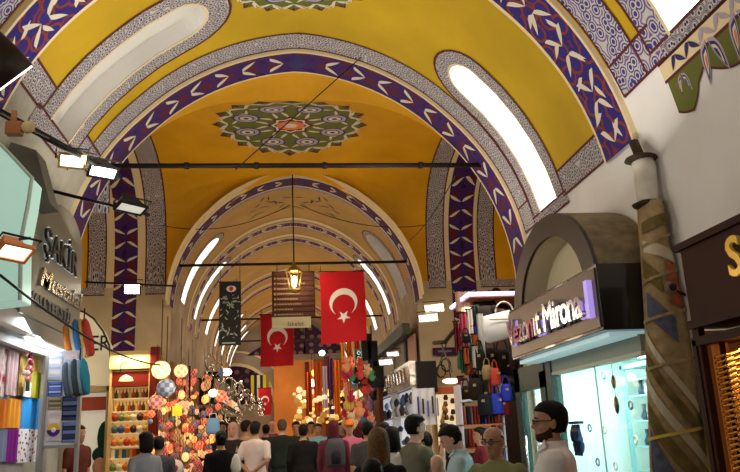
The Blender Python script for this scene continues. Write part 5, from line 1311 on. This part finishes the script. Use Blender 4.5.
# hanging lamps, textiles and signs further along
G2 = lambda px, py, rp, Y, hx, word, glow, place: G(px, py, rp, Y, hx, word, glow, place)
for px, py, rp, Y_, hx, wd, gl, pl in ((350, 376, 5, 18, 'fff2d0', 'round dazzling', 7, 'lamp left of the toys'), (357, 372, 4, 18, 'ffe8c8', 'round bright', 5, 'lamp above the toys'), (312, 383, 4, 26, 'c8fff0', 'turquoise-white', 4, 'lamp beside the orange carpets'),
                                  (322, 353, 3, 22, 'f4fff8', 'cold white', 7, 'lamp at the top of the orange carpets'), (228, 372, 3.5, 22, 'ffffff', 'far white', 9, 'lamp under the left tiled arch'), (315, 373, 4, 26, 'ff9030', 'flame orange', 2, 'lamp above the turquoise one')):
    G2(px, py, rp, Y_, hx, wd, gl, pl)
RR = random.Random(51)
for k, (px, w_, y0, y1, hx, wd) in enumerate(((318, 8, 362, 412, 'c85818', 'burnt orange'), (325, 5, 366, 408, 'd8c8d8', 'white and lilac'), (331, 5, 358, 414, '6a3a70', 'purple'), (337, 6, 360, 414, 'e88018', 'bright orange'), (343, 4, 342, 380, 'f0a040', 'amber'), (350, 5, 340, 372, 'e06820', 'tangerine'), (309, 6, 372, 412, 'b84a14', 'rust'), (357, 5, 338, 350, 'c83820', 'red'), (362, 4, 338, 356, 'e8dcc8', 'ivory'))):
    Y_ = 23 - k * .3; x0, x1, z0, z1 = rectY(px - w_ / 2, y0, px + w_ / 2, y1, Y_)
    c = cloth_panel(lambda u, v, d: Vector((x0 + u, Y_ + d * 2, z1 - v)), x1 - x0, z1 - z0, folds=2, amp=.03); one('hanging_carpet', c, cm(hx, .85), wd + ' narrow carpet hanging on the far right side', 'carpet')
x0, x1, z0, z1 = rectY(356, 350, 362, 372, 20)
t = thing('vertical_sign', 'small dark green vertical sign hanging before the orange carpets', 'sign', ((x0 + x1) / 2, 20, z0)); c = MB(); c.box(x0, x1, 20, 20.06, z0, z1); c.build('panel', cm('0c3a2c'), t)
c = MB(); n = 4
for k in range(n): c.tube([((x0 + x1) / 2 + .04 * math.cos(a), 19.99, z0 + (z1 - z0) * (k + .5) / n + .045 * math.sin(a)) for a in lin(0, 2 * PI, 10)], .012, 5)
c.build('ring_mark', mat('lit mint mark', (.5, .9, .75), .4, emit=.8, ecol=(.5, 1, .8)), t)
for k, (px, py) in enumerate(((372, 352), (378, 372), (366, 345))):
    p = at(px, py, 'Y', 17); t = thing('dark_speaker', ('black hanging box between the red flag and the awning box', 'black hanging box beside the wide floodlight', 'black hanging box just right of the large flag')[k], 'box', p); c = MB(); c.box(-.12, .12, -.1, .1, -.35, .25); c.build('body', BLK, t, rel=True, bevel=.02); c = MB(); c.tube([(0, 0, .25), (0, 0, .6)], .015, 5); c.build('hanger', BLK, t, rel=True)
# bright goods at the foot of the orange wall
RR = random.Random(61); gc = (('f0e8c0', 'ivory'), ('e8c868', 'pale gold'), ('f0d8a0', 'cream'), ('a87838', 'tan'), ('d0a850', 'ochre'))
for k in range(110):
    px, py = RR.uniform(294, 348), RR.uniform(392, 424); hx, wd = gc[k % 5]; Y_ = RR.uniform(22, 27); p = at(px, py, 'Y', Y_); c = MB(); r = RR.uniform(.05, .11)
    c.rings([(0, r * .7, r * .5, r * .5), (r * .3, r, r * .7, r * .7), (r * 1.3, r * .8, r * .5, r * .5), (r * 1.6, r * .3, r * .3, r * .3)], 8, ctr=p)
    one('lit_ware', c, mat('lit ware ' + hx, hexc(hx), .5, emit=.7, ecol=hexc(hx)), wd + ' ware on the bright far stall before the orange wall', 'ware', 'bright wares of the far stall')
lamp('POINT', (1.2, 24.5, 2.9), 50, (1, .72, .36), .2, name='stall_light'); lamp('POINT', (1.6, 28.5, 2.6), 90, (1, .62, .25), .2, name='stall_light')
# ================================================================== people
SKIN = {'fair': (.62, .36, .26), 'tan': (.45, .24, .15), 'dark': (.28, .14, .09)}
def remesh(mb, name, m, parent, vox, smooth=3, wrinkle=0, seed=0):
    """fuse the overlapping closed pieces into one continuous skin"""
    me = mb.mesh(name, m); o = bpy.data.objects.new(name, me); COL.objects.link(o); o.parent = parent
    md = o.modifiers.new('r', 'REMESH'); md.mode = 'VOXEL'; md.voxel_size = vox
    if smooth:
        sm = o.modifiers.new('s', 'SMOOTH'); sm.iterations = smooth; sm.factor = .5
    MESHQ.append((o, m, wrinkle, seed)); return o
def limb(mb, pts, rs, n=12):
    # densify so that joints are rounded
    P = [Vector(p) for p in pts]; Q = []; S = []
    for i in range(len(P) - 1):
        for k in range(4): t = k / 4; Q.append(P[i].lerp(P[i + 1], t)); S.append(rs[i] + (rs[i + 1] - rs[i]) * t)
    Q.append(P[-1]); S.append(rs[-1])
    mb.tube(Q, S, n)
    for p, r in zip(P, rs): mb.ball(p, r * .99, n=10)
def person(label, X, Y, top, face=0, lean=0, skin='tan', hair='short', hcol='100c0a', shirt='606060', sleeve='short', legs='303848', pose='down', build=1.0, turn=0, nod=0,
           beard=None, glasses=None, vox=.016, extras=(), skirt=False, collar=False, scarf=None, hairk=1.0):
    """X, Y on the floor; top = height of the crown; face = heading, 0 looks down the street away from the camera (deg, + to the left)"""
    s = (top - FLOOR) / 1.76
    t = thing('person', label, 'person', (X, Y, FLOOR), rad(face)); t.scale = (s,) * 3
    b = MB(); w = build
    HR = Matrix.Translation((0, .01, 1.50)) @ Matrix.Rotation(rad(turn), 4, 'Z') @ Matrix.Rotation(rad(-nod), 4, 'X') @ Matrix.Translation((0, -.01, -1.50))
    ln = lambda z: -lean * 0
    torso = [(.84, .13 * w, .10, .11), (.90, .165 * w, .115 * w, .12), (.97, .165 * w, .115 * w, .12 * w), (1.08, .145 * w, .11 * w, .10 * w), (1.20, .155 * w, .115 * w, .105), (1.32, .172 * w, .12 * w, .11), (1.40, .180 * w, .10, .105), (1.45, .155 * w, .08, .09), (1.485, .09, .065, .075), (1.51, .058, .055, .062)]
    b.rings(torso, 20)
    b.tube([(0, .0, 1.46), (0, .012, 1.53), (0, .02, 1.60)], [.064, .056, .056], 14)
    h = MB()   # head, modelled facing +y
    hd = [(1.522, .028, .075, .0), (1.535, .045, .092, .02), (1.555, .056, .096, .045), (1.58, .063, .092, .072), (1.61, .069, .090, .092), (1.64, .074, .091, .102), (1.665, .076, .094, .105), (1.70, .076, .090, .104), (1.73, .066, .074, .090), (1.75, .045, .05, .064), (1.76, .015, .018, .025)]
    h.rings([(z, a, f, k, .012) for z, a, f, k in hd], 24)
    h.tube([(0, .098, 1.665), (0, .112, 1.64), (0, .124, 1.617), (0, .112, 1.606)], [.008, .010, .014, .012], 8)    # nose
    h.ball((0, .095, 1.575), .024, .014, .008, 10); h.ball((0, .088, 1.541), .022, .018, .014, 10); h.ball((0, .086, 1.678), .052, .016, .011, 12)
    for q in (-1, 1):
        h.ball((q * .079, .0, 1.637), .010, .018, .031, 10); h.ball((q * .042, .072, 1.61), .024, .02, .018, 8)
    h.xf(HR); b.v, off = b.v + h.v, len(b.v); b.f += [[i + off for i in f] for f in h.f]; b.m += h.m; b.uv += h.uv; b.sm += h.sm
    A = {}
    for q in (-1, 1):
        sh = Vector((q * .185 * w, 0, 1.405))
        P = {'down': (Vector((q * .235 * w, -.02, 1.14)), Vector((q * .235 * w, .06, .90))),
             'behind': (Vector((q * .25 * w, -.09, 1.16)), Vector((q * .04, -.16, 1.0))),
             'front': (Vector((q * .23 * w, .06, 1.15)), Vector((q * .10, .28, 1.13))),
             'phone': (Vector((q * .23 * w, .08, 1.15)), Vector((q * .07, .27, 1.28))),
             'swing': (Vector((q * .24 * w, -.05 * q, 1.14)), Vector((q * .22 * w, .16 * q + .06, .94))),
             'hip': (Vector((q * .31 * w, -.03, 1.17)), Vector((q * .18 * w, .07, 1.02))),
             'up': ((Vector((q * .25 * w, .15, 1.22)), Vector((q * .12, .26, 1.45))) if q > 0 else (Vector((q * .235, .0, 1.14)), Vector((q * .2, .18, .98))))}[pose]
        el_, wr = P; A[q] = (sh, el_, wr)
        limb(b, [sh, el_, wr], [.052 * w, .041, .027])
        d = (wr - el_).normalized(); side = Vector((-q, 0, 0)); side = (side - d * side.dot(d)); side = side.normalized() if side.length > .1 else Vector((0, 1, 0)); nrm = d.cross(side)
        pc = wr + d * .045
        b.tube([wr - d * .01, wr + d * .03, wr + d * .085], [.024, .036, .036], 10, flat=.5) if abs(nrm.z) > 2 else limb(b, [wr, wr + d * .08], [.026, .030], 8)
        for k, (l_, o_) in enumerate(((.072, -.027), (.082, -.009), (.078, .009), (.06, .026))):     # four fingers, slightly curled
            base = wr + d * .085 + side * (-o_) ; mid = base + d * l_ * .55 + nrm * .006; tip = base + d * l_ * .92 + nrm * .026 * (1 if pose in ('down', 'swing') else -1)
            limb(b, [base - d * .02, mid, tip], [.0095, .009, .0075], 6)
        tb = wr + d * .03 + side * .022; limb(b, [tb, tb + d * .032 + side * .028, tb + d * .065 + side * .034], [.012, .0105, .009], 6)
        hip = Vector((q * .088 * w, 0, .90)); kn = Vector((q * .095, .02, .49)); an = Vector((q * .10, -.02, .09))
        limb(b, [hip, kn, an], [.082 * w, .056, .038]); b.rings([(.0, .045, .17, .07), (.05, .045, .16, .065), (.09, .036, .05, .05)], 12, ctr=(q * .10, 0, 0))
    sk = mat('skin ' + skin, SKIN[skin], .5, noise=.06, nscale=20)
    body = remesh(b, 'body', sk, t, vox, 1)
    # ---- shirt
    m = shirt if not isinstance(shirt, str) else cm(shirt, .85)
    c = MB(); g = .017
    tor = [(z, a + g, f + g, k + g) for z, a, f, k in torso if z >= .9]
    tor[-1] = (1.500, .068, .062, .072); tor[-2] = (1.483, .10, .072, .082)
    tor = [(.86 if not skirt else .55, (.19 if not skirt else .26) * w, .14 * w, .145 * w)] + tor; c.rings(tor, 22)
    for q in (-1, 1):
        sh, el_, wr = A[q]; fr = {'short': .72, 'long': 1, 'none': 0}[sleeve]
        if sleeve == 'short': limb(c, [sh + Vector((-q * .02, 0, 0)), sh, sh.lerp(el_, .78)], [.062 * w, .068 * w, .060 * w])
        elif sleeve == 'long': limb(c, [sh + Vector((-q * .02, 0, 0)), sh, el_, el_.lerp(wr, .93)], [.06 * w, .066 * w, .054, .040])
        else: limb(c, [sh + Vector((-q * .05, 0, 0)), sh + Vector((-q * .03, 0, .0))], [.06, .06])
    if collar:
        c.rings([(1.485, .078, .068, .078), (1.53, .068, .070, .072)], 18)
    remesh(c, 'dress' if skirt else 'shirt', m, t, max(.014, vox), 2, .0022, X * 7)
    if collar:
        c = MB()
        for q in (-1, 1): c.add([(q * .012, .078, 1.50), (q * .07, .05, 1.535), (q * .095, .045, 1.49), (q * .05, .105, 1.455)], [(0, 1, 2, 3)])
        o = c.build('collar', m, t, rel=True); sd = o.modifiers.new('s', 'SOLIDIFY'); sd.thickness = .008
    # ---- trousers and shoes
    if not skirt:
        c = MB(); c.rings([(.80, .15 * w, .12, .125), (.9, .183 * w, .13 * w, .135), (.985, .176 * w, .125 * w, .13)], 18)
        for q in (-1, 1): limb(c, [(q * .09 * w, 0, .88), (q * .097, .02, .49), (q * .10, -.015, .10)], [.098 * w, .072, .062])
        remesh(c, 'trousers', cm(legs, .85), t, .026, 1, .002)
    else:
        c = MB(); c.rings([(.03, .20, .17, .17), (.3, .22, .18, .18), (.7, .20, .16, .16), (.95, .17, .13, .14)], 20); c.build('skirt', m, t, rel=True)
    for q in (-1, 1):
        c = MB(); c.rings([(.0, .052, .185, .085), (.03, .052, .18, .085), (.07, .05, .12, .08), (.11, .044, .055, .06)], 14, ctr=(q * .10, 0, 0)); c.build('shoe', cm('1c1816', .6), t, rel=True)
    # ---- hair
    hm = mat('hair ' + hcol, hexc(hcol), .6, noise=.35, nscale=45, bump=.4); c = MB()
    if hair == 'short':
        k = .012 * hairk
        g = [(1.575, .060, -.035, .088), (1.60, .070, -.03, .102), (1.63, .078 + k * .3, -.022, .104 + k), (1.66, .079 + k * .6, -.005, .108 + k), (1.685, .079 + k * .6, .030, .109 + k), (1.705, .077 + k * .6, .075, .107 + k), (1.722, .073 + k * .6, .086 + k, .100 + k), (1.74, .064 + k, .074 + k, .088 + k), (1.762, .044 + k, .052 + k, .064 + k), (1.772 + k * .6, .02, .025, .03)]
    elif hair == 'balding':
        g = [(1.58, .058, -.05, .084), (1.61, .070, -.045, .096), (1.64, .077, -.03, .106), (1.67, .0785, -.035, .108), (1.69, .076, -.05, .106)]
    elif hair in ('long', 'bob'):
        zb = 1.38 if hair == 'long' else 1.50
        g = [(zb, .07, -.04, .10), (zb + .04, .095, -.03, .115), (1.56, .100, -.015, .122), (1.62, .098, .0, .125), (1.66, .096, .04, .125), (1.69, .094, .072, .123), (1.715, .088, .096, .118), (1.745, .076, .088, .106), (1.772, .052, .06, .075), (1.784, .02, .02, .03)]
    elif hair == 'bun':
        g = [(1.56, .06, -.03, .09), (1.62, .078, -.01, .11), (1.66, .082, .03, .115), (1.69, .083, .07, .116), (1.72, .078, .088, .11), (1.75, .06, .07, .085), (1.77, .02, .03, .03)]; c.ball((0, -.12, 1.66), .045, n=10)
    else: g = None
    if g:
        c.rings([(z, a, f, k_, .012) for z, a, f, k_ in g], 24)
        for v in range(len(c.v)):
            x, y, z = c.v[v]; r = 1 + .02 * math.sin(x * 160) * math.sin(z * 120 + y * 90); c.v[v] = (x * r, .012 + (y - .012) * r, z)
        c.xf(HR); c.build('hair', hm, t, rel=True)
    if hair == 'scarf' or scarf:
        c = MB(); c.rings([(1.36, .16, .10, .12), (1.44, .13, .085, .11), (1.50, .092, .075, .10), (1.55, .092, .06, .112), (1.62, .094, .062, .124), (1.68, .092, .08, .124), (1.73, .08, .088, .108), (1.765, .05, .055, .07), (1.78, .02, .02, .03)], 22)
        c.xf(HR); c.build('headscarf', cm(scarf or 'b0a0a0', .85), t, rel=True)
    if hair == 'cap':
        c = MB(); c.rings([(1.68, .088, .10, .118), (1.72, .086, .095, .115), (1.76, .066, .075, .09), (1.785, .03, .035, .04)], 20, ctr=(0, .01, 0)); c.rings([(1.685, .075, .18, 0), (1.695, .075, .175, 0)], 18, ctr=(0, .02, 0)); c.xf(HR); c.build('cap', cm(hcol, .8), t, rel=True)
    # ---- face
    ey = MB(); eb = MB(); 
    for q in (-1, 1):
        ey.ball((q * .031, .094, 1.650), .0125, .007, .006, 10); eb.tube([(q * .014, .104, 1.668), (q * .032, .103, 1.673), (q * .050, .090, 1.667)], [.003, .0045, .002], 6)
    ey.xf(HR).build('eyes', mat('eye dark', (.02, .012, .01), .25), t, rel=True); eb.xf(HR).build('eyebrows', mat('brow', (.02, .012, .008), .8), t, rel=True)
    c = MB(); c.ball((0, .1045, 1.575), .022, .006, .0065, 10); c.xf(HR).build('lips', mat('lips ' + skin, tuple(a * k for a, k in zip(SKIN[skin], (1.0, .62, .62))), .5), t, rel=True)
    if beard:
        c = MB(); c.rings([(1.520, .028, .075, .0), (1.530, .045, .094, .012), (1.550, .0575, .0985, .012), (1.568, .0640, .0965, .0), (1.59, .0685, .070, -.02), (1.62, .0735, .020, -.005)], 22, ctr=(0, .012, 0)); c.xf(HR).build('beard', mat('beard ' + beard, hexc(beard), .85, noise=.3, nscale=80), t, rel=True)
    if glasses:
        c = MB()
        for q in (-1, 1):
            c.tube([(q * .034 + .024 * math.cos(a), .116, 1.648 + .016 * math.sin(a)) for a in lin(0, 2 * PI, 14)], .0026, 5); c.tube([(q * .058, .114, 1.652), (q * .078, .07, 1.652), (q * .082, .0, 1.65)], .0028, 5)
        c.tube([(-.011, .117, 1.652), (.011, .117, 1.652)], .0026, 5); gf = c.xf(HR).build('glasses', BLK, t, rel=True)
        c = MB()
        for q in (-1, 1): c.ball((q * .034, .116, 1.648), .023, .0012, .015, 12)
        c.xf(HR).build('lenses', mat('spectacle lens' if glasses == 'clear' else 'dark lens', (.9, .9, .9) if glasses == 'clear' else (.03, .02, .02), .05, trans=.95 if glasses == 'clear' else 0), gf, rel=True)
    return t, s
def pp(px, py, Y):
    p = at(px, py, 'Y', Y); return p.x, Y, p.z
def P(px, py, Y, label, **k):
    Y = Y * (1.27 if Y > 7.5 else 1.17)
    if Y > 9: k.setdefault('vox', .021)
    x, y, z = pp(px, py, Y); dx, dy = -math.sin(rad(k.get('face', 0))), math.cos(rad(k.get('face', 0)))
    return person(label, x + dx * -.0, y, z, **k)
# nearest, right: white shirt, glasses, looking left
CHK_S = pattern('fine blue check', [(0, hexc('c8d8e0')), (.5, hexc('b4c8d4'))], (40, 40))
P(550, 403, 3.7, 'dark-haired man with glasses and a white shirt, turned to the left, nearest the mint-lit window', face=68, turn=8, hair='short', hcol='0c0908', shirt='e6e0e2', sleeve='short', pose='front', beard='3a241a', glasses='clear', skin='tan', vox=.011, collar=True, legs='283040', hairk=.8, build=1.2)
P(494, 427, 4.5, 'bald sunburnt man with glasses in an olive green top, facing the camera side on', face=128, turn=6, nod=4, hair='balding', hcol='2a1c14', shirt='7c8058', skin='tan', glasses='clear', vox=.011, pose='down', legs='404038', build=1.1)
P(458, 424, 5.4, 'man in a pale blue checked shirt looking down to the left', face=75, nod=28, hair='short', hcol='120d0a', shirt='a8c0cc', sleeve='long', pose='front', skin='fair', vox=.011, collar=True, build=1.08)
P(413, 416, 6.2, 'man in a grey-green T-shirt with thick black hair, seen from the side facing right', face=-70, nod=4, hair='short', hcol='0e0b0a', shirt='6e6e5c', skin='fair', pose='up', vox=.012, hairk=1.5)
P(428, 432, 7.0, 'short man with a dark beard and grey shirt between the two browsing men', face=30, nod=20, turn=30, hair='short', hcol='14100e', shirt='707888', sleeve='long', skin='dark', beard='1a1210', pose='front')
P(437, 455, 5.6, 'man with a bald pink head low in the crowd', face=10, hair='none', shirt='38322e', skin='fair', pose='down')
P(378, 430, 4.9, 'woman with straight dark-blond hair and a black top, back to the camera', face=0, hair='long', hcol='5c4220', shirt='17120f', skin='fair', vox=.012, build=.92, pose='down')
P(391, 428, 6.4, 'person in a white T-shirt with black hair just behind the blond woman', face=-15, turn=-10, hair='bob', hcol='120c0a', shirt='d8d4d0', skin='tan', pose='down')
P(367, 422, 8.2, 'man in a dark grey T-shirt with round black hair, left of the blond woman', face=5, hair='short', hcol='0c0a09', shirt='4a4644', skin='tan', pose='down', hairk=1.8)
P(384, 423, 9.0, 'dark-haired person in black, head just showing behind the blond woman', face=0, hair='short', hcol='0c0a09', shirt='2a2622', skin='tan', hairk=1.4)
P(372, 461, 4.2, 'child with black hair at the very bottom of the picture', face=0, hair='bob', hcol='0a0706', shirt='201814', skin='tan', vox=.012)
P(349, 421, 10.5, 'person in a pink shirt and an orange cap walking towards the camera', face=175, hair='cap', hcol='e07820', shirt='b8607c', sleeve='long', skin='tan', pose='swing')
P(333, 421, 9.5, 'person in a maroon hood and striped top with a dark strap across the back', face=-10, hair='scarf', scarf='5a2028', shirt='6a3040', sleeve='long', skin='tan', build=.98, pose='down')
P(303, 425, 10.5, 'man in a black shirt with arms at his sides, right of the man in green', face=-5, hair='short', hcol='100c0a', shirt='1c1a1a', sleeve='long', skin='tan', build=1.1, pose='down')
P(318, 424, 14, 'person in a light blue shirt facing the camera', face=170, hair='short', hcol='1a1008', shirt='8ac0d0', skin='tan', pose='down')
P(311, 422, 15, 'person in a peach shirt behind the man in black', face=185, hair='short', hcol='1a1008', shirt='d89060', skin='tan', pose='down')
P(296, 422, 12.2, 'dark-haired person in grey right behind the man in green', face=180, hair='short', hcol='120c08', shirt='503c38', skin='tan')
P(282, 420, 11.5, 'broad grey-haired man in a dark green T-shirt and jeans, back to the camera', face=0, hair='short', hcol='5a4e40', shirt='26302a', legs='5a6e88', skin='fair', build=1.2, pose='down')
P(255, 422, 9.8, 'man in a white shirt and khaki trousers with his hands behind his back', face=-25, hair='short', hcol='1a100c', shirt='dcc8c0', legs='8a8460', skin='tan', pose='behind', build=1.05)
P(246, 421, 11.5, 'man in a beige shirt beside the man with his hands behind his back', face=-60, hair='short', hcol='1c120c', shirt='c8a890', legs='201c1c', skin='tan', pose='front')
P(266, 425, 14, 'dark-haired person in a purple-black top between the white shirt and the green T-shirt', face=10, hair='short', hcol='140c0a', shirt='302838', skin='tan')
P(272, 422, 17, 'person with a pink headscarf further down the street', face=180, hair='scarf', scarf='c89090', shirt='803858', sleeve='long', skin='tan')
P(233, 423, 11, 'woman with a pale pink headscarf and dark coat facing the camera', face=165, hair='scarf', scarf='b08c88', shirt='2c2424', sleeve='long', skin='tan', build=.95)
P(221, 431, 8.2, 'woman with black hair in a black dress, back to the camera', face=15, hair='bun', hcol='0c0908', shirt='121014', sleeve='long', skin='tan', skirt=True, build=.95)
P(222, 422, 13, 'person in dark clothes with black hair behind the woman in the black dress', face=180, hair='short', hcol='0c0908', shirt='28304a', skin='tan')
P(146, 433, 7.8, 'woman with dark hair and a light grey top at the lit shelves', face=35, turn=20, hair='bob', hcol='17100d', shirt='8c8c94', skin='tan', build=.92)
P(159, 437, 8.6, 'person in a dark grey jacket with dark hair beside the woman in light grey', face=10, hair='short', hcol='14100e', shirt='48484e', sleeve='long', skin='tan')
P(79, 426, 9.6, 'shopkeeper with dark hair behind the poster stand', face=-120, hair='short', hcol='1a0e0a', shirt='5a2c28', skin='tan')
P(341, 423, 14, 'man in a brown shirt behind the pink shirt', face=175, hair='short', hcol='120c0a', shirt='6a4a3a', skin='tan')
P(445, 424, 9.5, 'dark-haired man in black behind the pale blue shirt', face=60, hair='short', hcol='0f0b0a', shirt='28262a', skin='tan')
P(480, 428, 8.0, 'person in a dark red top behind the bald man', face=80, hair='short', hcol='1a100c', shirt='6a2028', skin='tan')
# things they carry
x, y, z = pp(333, 445, 9.5 * 1.27)
t = thing('backpack', 'black and grey backpack on the person in the maroon hood', 'backpack', (x + .02, 9.5 * 1.27 - .22, 1.14)); c = MB(); c.rings([(0, .13, .04, .08), (.05, .15, .05, .11), (.3, .15, .05, .11), (.42, .10, .04, .05)], 16); c.build('body', cm('4c4a4e', .8), t, rel=True)
c = MB(); c.rings([(.05, .10, .0, .14), (.2, .10, .0, .15), (.24, .08, .0, .11)], 12); c.build('pocket', cm('2a282c', .8), t, rel=True)
for q in (-1, 1): c = MB(); c.tube([(q * .09, .02, .05), (q * .12, .04, .3), (q * .10, .1, .44), (q * .09, .2, .46)], .014, 6); c.build('strap', cm('18161a'), t, rel=True)
x, y, z = pp(236, 457, 10.2)
t = thing('plastic_bag', 'pale plastic bag carried beside the woman in the black dress', 'bag', (x, 10.2, z - .20)); c = MB(); c.rings([(0, .05, .04, .04), (.08, .07, .05, .05), (.18, .05, .04, .04), (.24, .015, .015, .015)], 12); c.build('body', cm('d8cfc0', .4), t, rel=True)
c = MB(); c.tube([(0, 0, .26), (.01, 0, .34), (.02, 0, .26)], .008, 5); c.build('handle', cm('d8cfc0', .4), t, rel=True)


# ================================================================== shop fronts lining the far street
RR = random.Random(90)
words = ('dark brown', 'black', 'wine red', 'bottle green', 'walnut', 'grey')
cl = ('20120a', '0e0c0c', '3a1012', '10241c', '34200f', '3a3836')
for side, y0 in ((-1, 19.5), (1, 21.0)):
    k = 0; y = y0
    while y < 30.5:
        L = RR.uniform(1.6, 2.6); y2 = min(y + L, 31); x = TCX + side * TR; xa, xb = (x, x + .42) if side < 0 else (x - .42, x)
        zt = RR.uniform(3.1, 3.7); zb = 2.55; h = cl[k % 6]
        t = thing('shop_fascia', '%s shop fascia, %s from the crossing on the %s of the far street' % (words[k % 6], ('first', 'second', 'third', 'fourth', 'fifth', 'sixth', 'seventh', 'eighth')[k % 8], 'left' if side < 0 else 'right'), 'fascia', (x, (y + y2) / 2, zb))
        c = MB(); c.box(xa, xb, y, y2 - .08, zb, zt); c.build('box', cm(h, .6), t)
        xf = xb if side < 0 else xa; c = MB(); c.box(xf - .02, xf + .02, y + .1, y2 - .18, zb + .12, zb + .36); c.build('lit_panel', mat('lit strip %d' % (k % 3), ((.8, .6, .3), (.8, .8, .75), (.7, .3, .2))[k % 3], .4, emit=.5), t)
        c = MB(); c.box(xa + .05, xb - .05, y - .03, y + .06, 0, zb); c.build('pilaster', cm(h, .6), t)
        c = MB(); c.box(x - .05 * side - .02, x - .05 * side + .02, y, y2 - .08, 0, zb); c.build('lit_window', mat('far lit window %d' % (k % 2), (.8, .62, .38), .5, emit=.7, ecol=((1, .72, .4), (1, .88, .7))[k % 2]), t)
        y = y2; k += 1
# ------------------------------------------------------------------ lights
w = bpy.data.worlds.new('world'); scene.world = w; w.use_nodes = True
bg = w.node_tree.nodes['Background']; bg.inputs['Color'].default_value = (.9, .88, .85, 1); bg.inputs['Strength'].default_value = .2
WARM = (1, .78, .5); NEUT = (1, .93, .82)
# added fill aimed up at the vault from unseen, made-up uplighters
for x, y, z, e in ((-1.5, 6.4, 3.9, 38), (2.4, 5.4, 3.2, 38), (-2.0, 8.2, 3.6, 30), (2.5, 8.6, 3.4, 38), (-2.0, 2.2, 3, 45), (2.4, 2.2, 3, 45)):
    lamp('AREA', (x, y, z), e, NEUT, (.5, .5), (.3 + (x - .3) * -.2, y + .6, 6.4), 'vault_fill')
for x, y, z, e in ((-2.6, 11.8, 3.2, 65), (3.0, 11.8, 3.6, 65), (.27, 13.9, 4.45, 30)):  # crossing: two added fills without fixtures, then the hanging lantern's own light
    lamp('POINT', (x, y, z), e, WARM, .15, name='lantern_and_fill')
for y in (17, 20.5, 24, 28):
    for x in (-1.0, 1.6): lamp('POINT', (x, y, 3.3), 14, WARM, .15, name='lantern_and_fill')  # added warm fill along the tunnel, hung on no fixture
for y in (12.5, 16.5, 21): lamp('POINT', (.3, y, 3.3), 25, WARM, .3, name='street_fill')  # added fill along the street axis to brighten the crowd
for x, y, z, e in ((-1.6, 6.0, 3.0, 20), (1.9, 8.0, 2.9, 22), (-1.3, 10.6, 3.4, 30), (1.9, 12.2, 3.4, 30)):
    lamp('AREA', (x, y, z), e, NEUT, (.4, .4), (.3, y + .5, 0), 'crowd_fill')  # added downlights that brighten the people below
finish()
scene.view_settings.view_transform = 'Standard'; scene.view_settings.look = 'None'
scene.view_settings.gamma = 1; scene.view_settings.exposure = -.18; scene.view_settings.use_curve_mapping = False
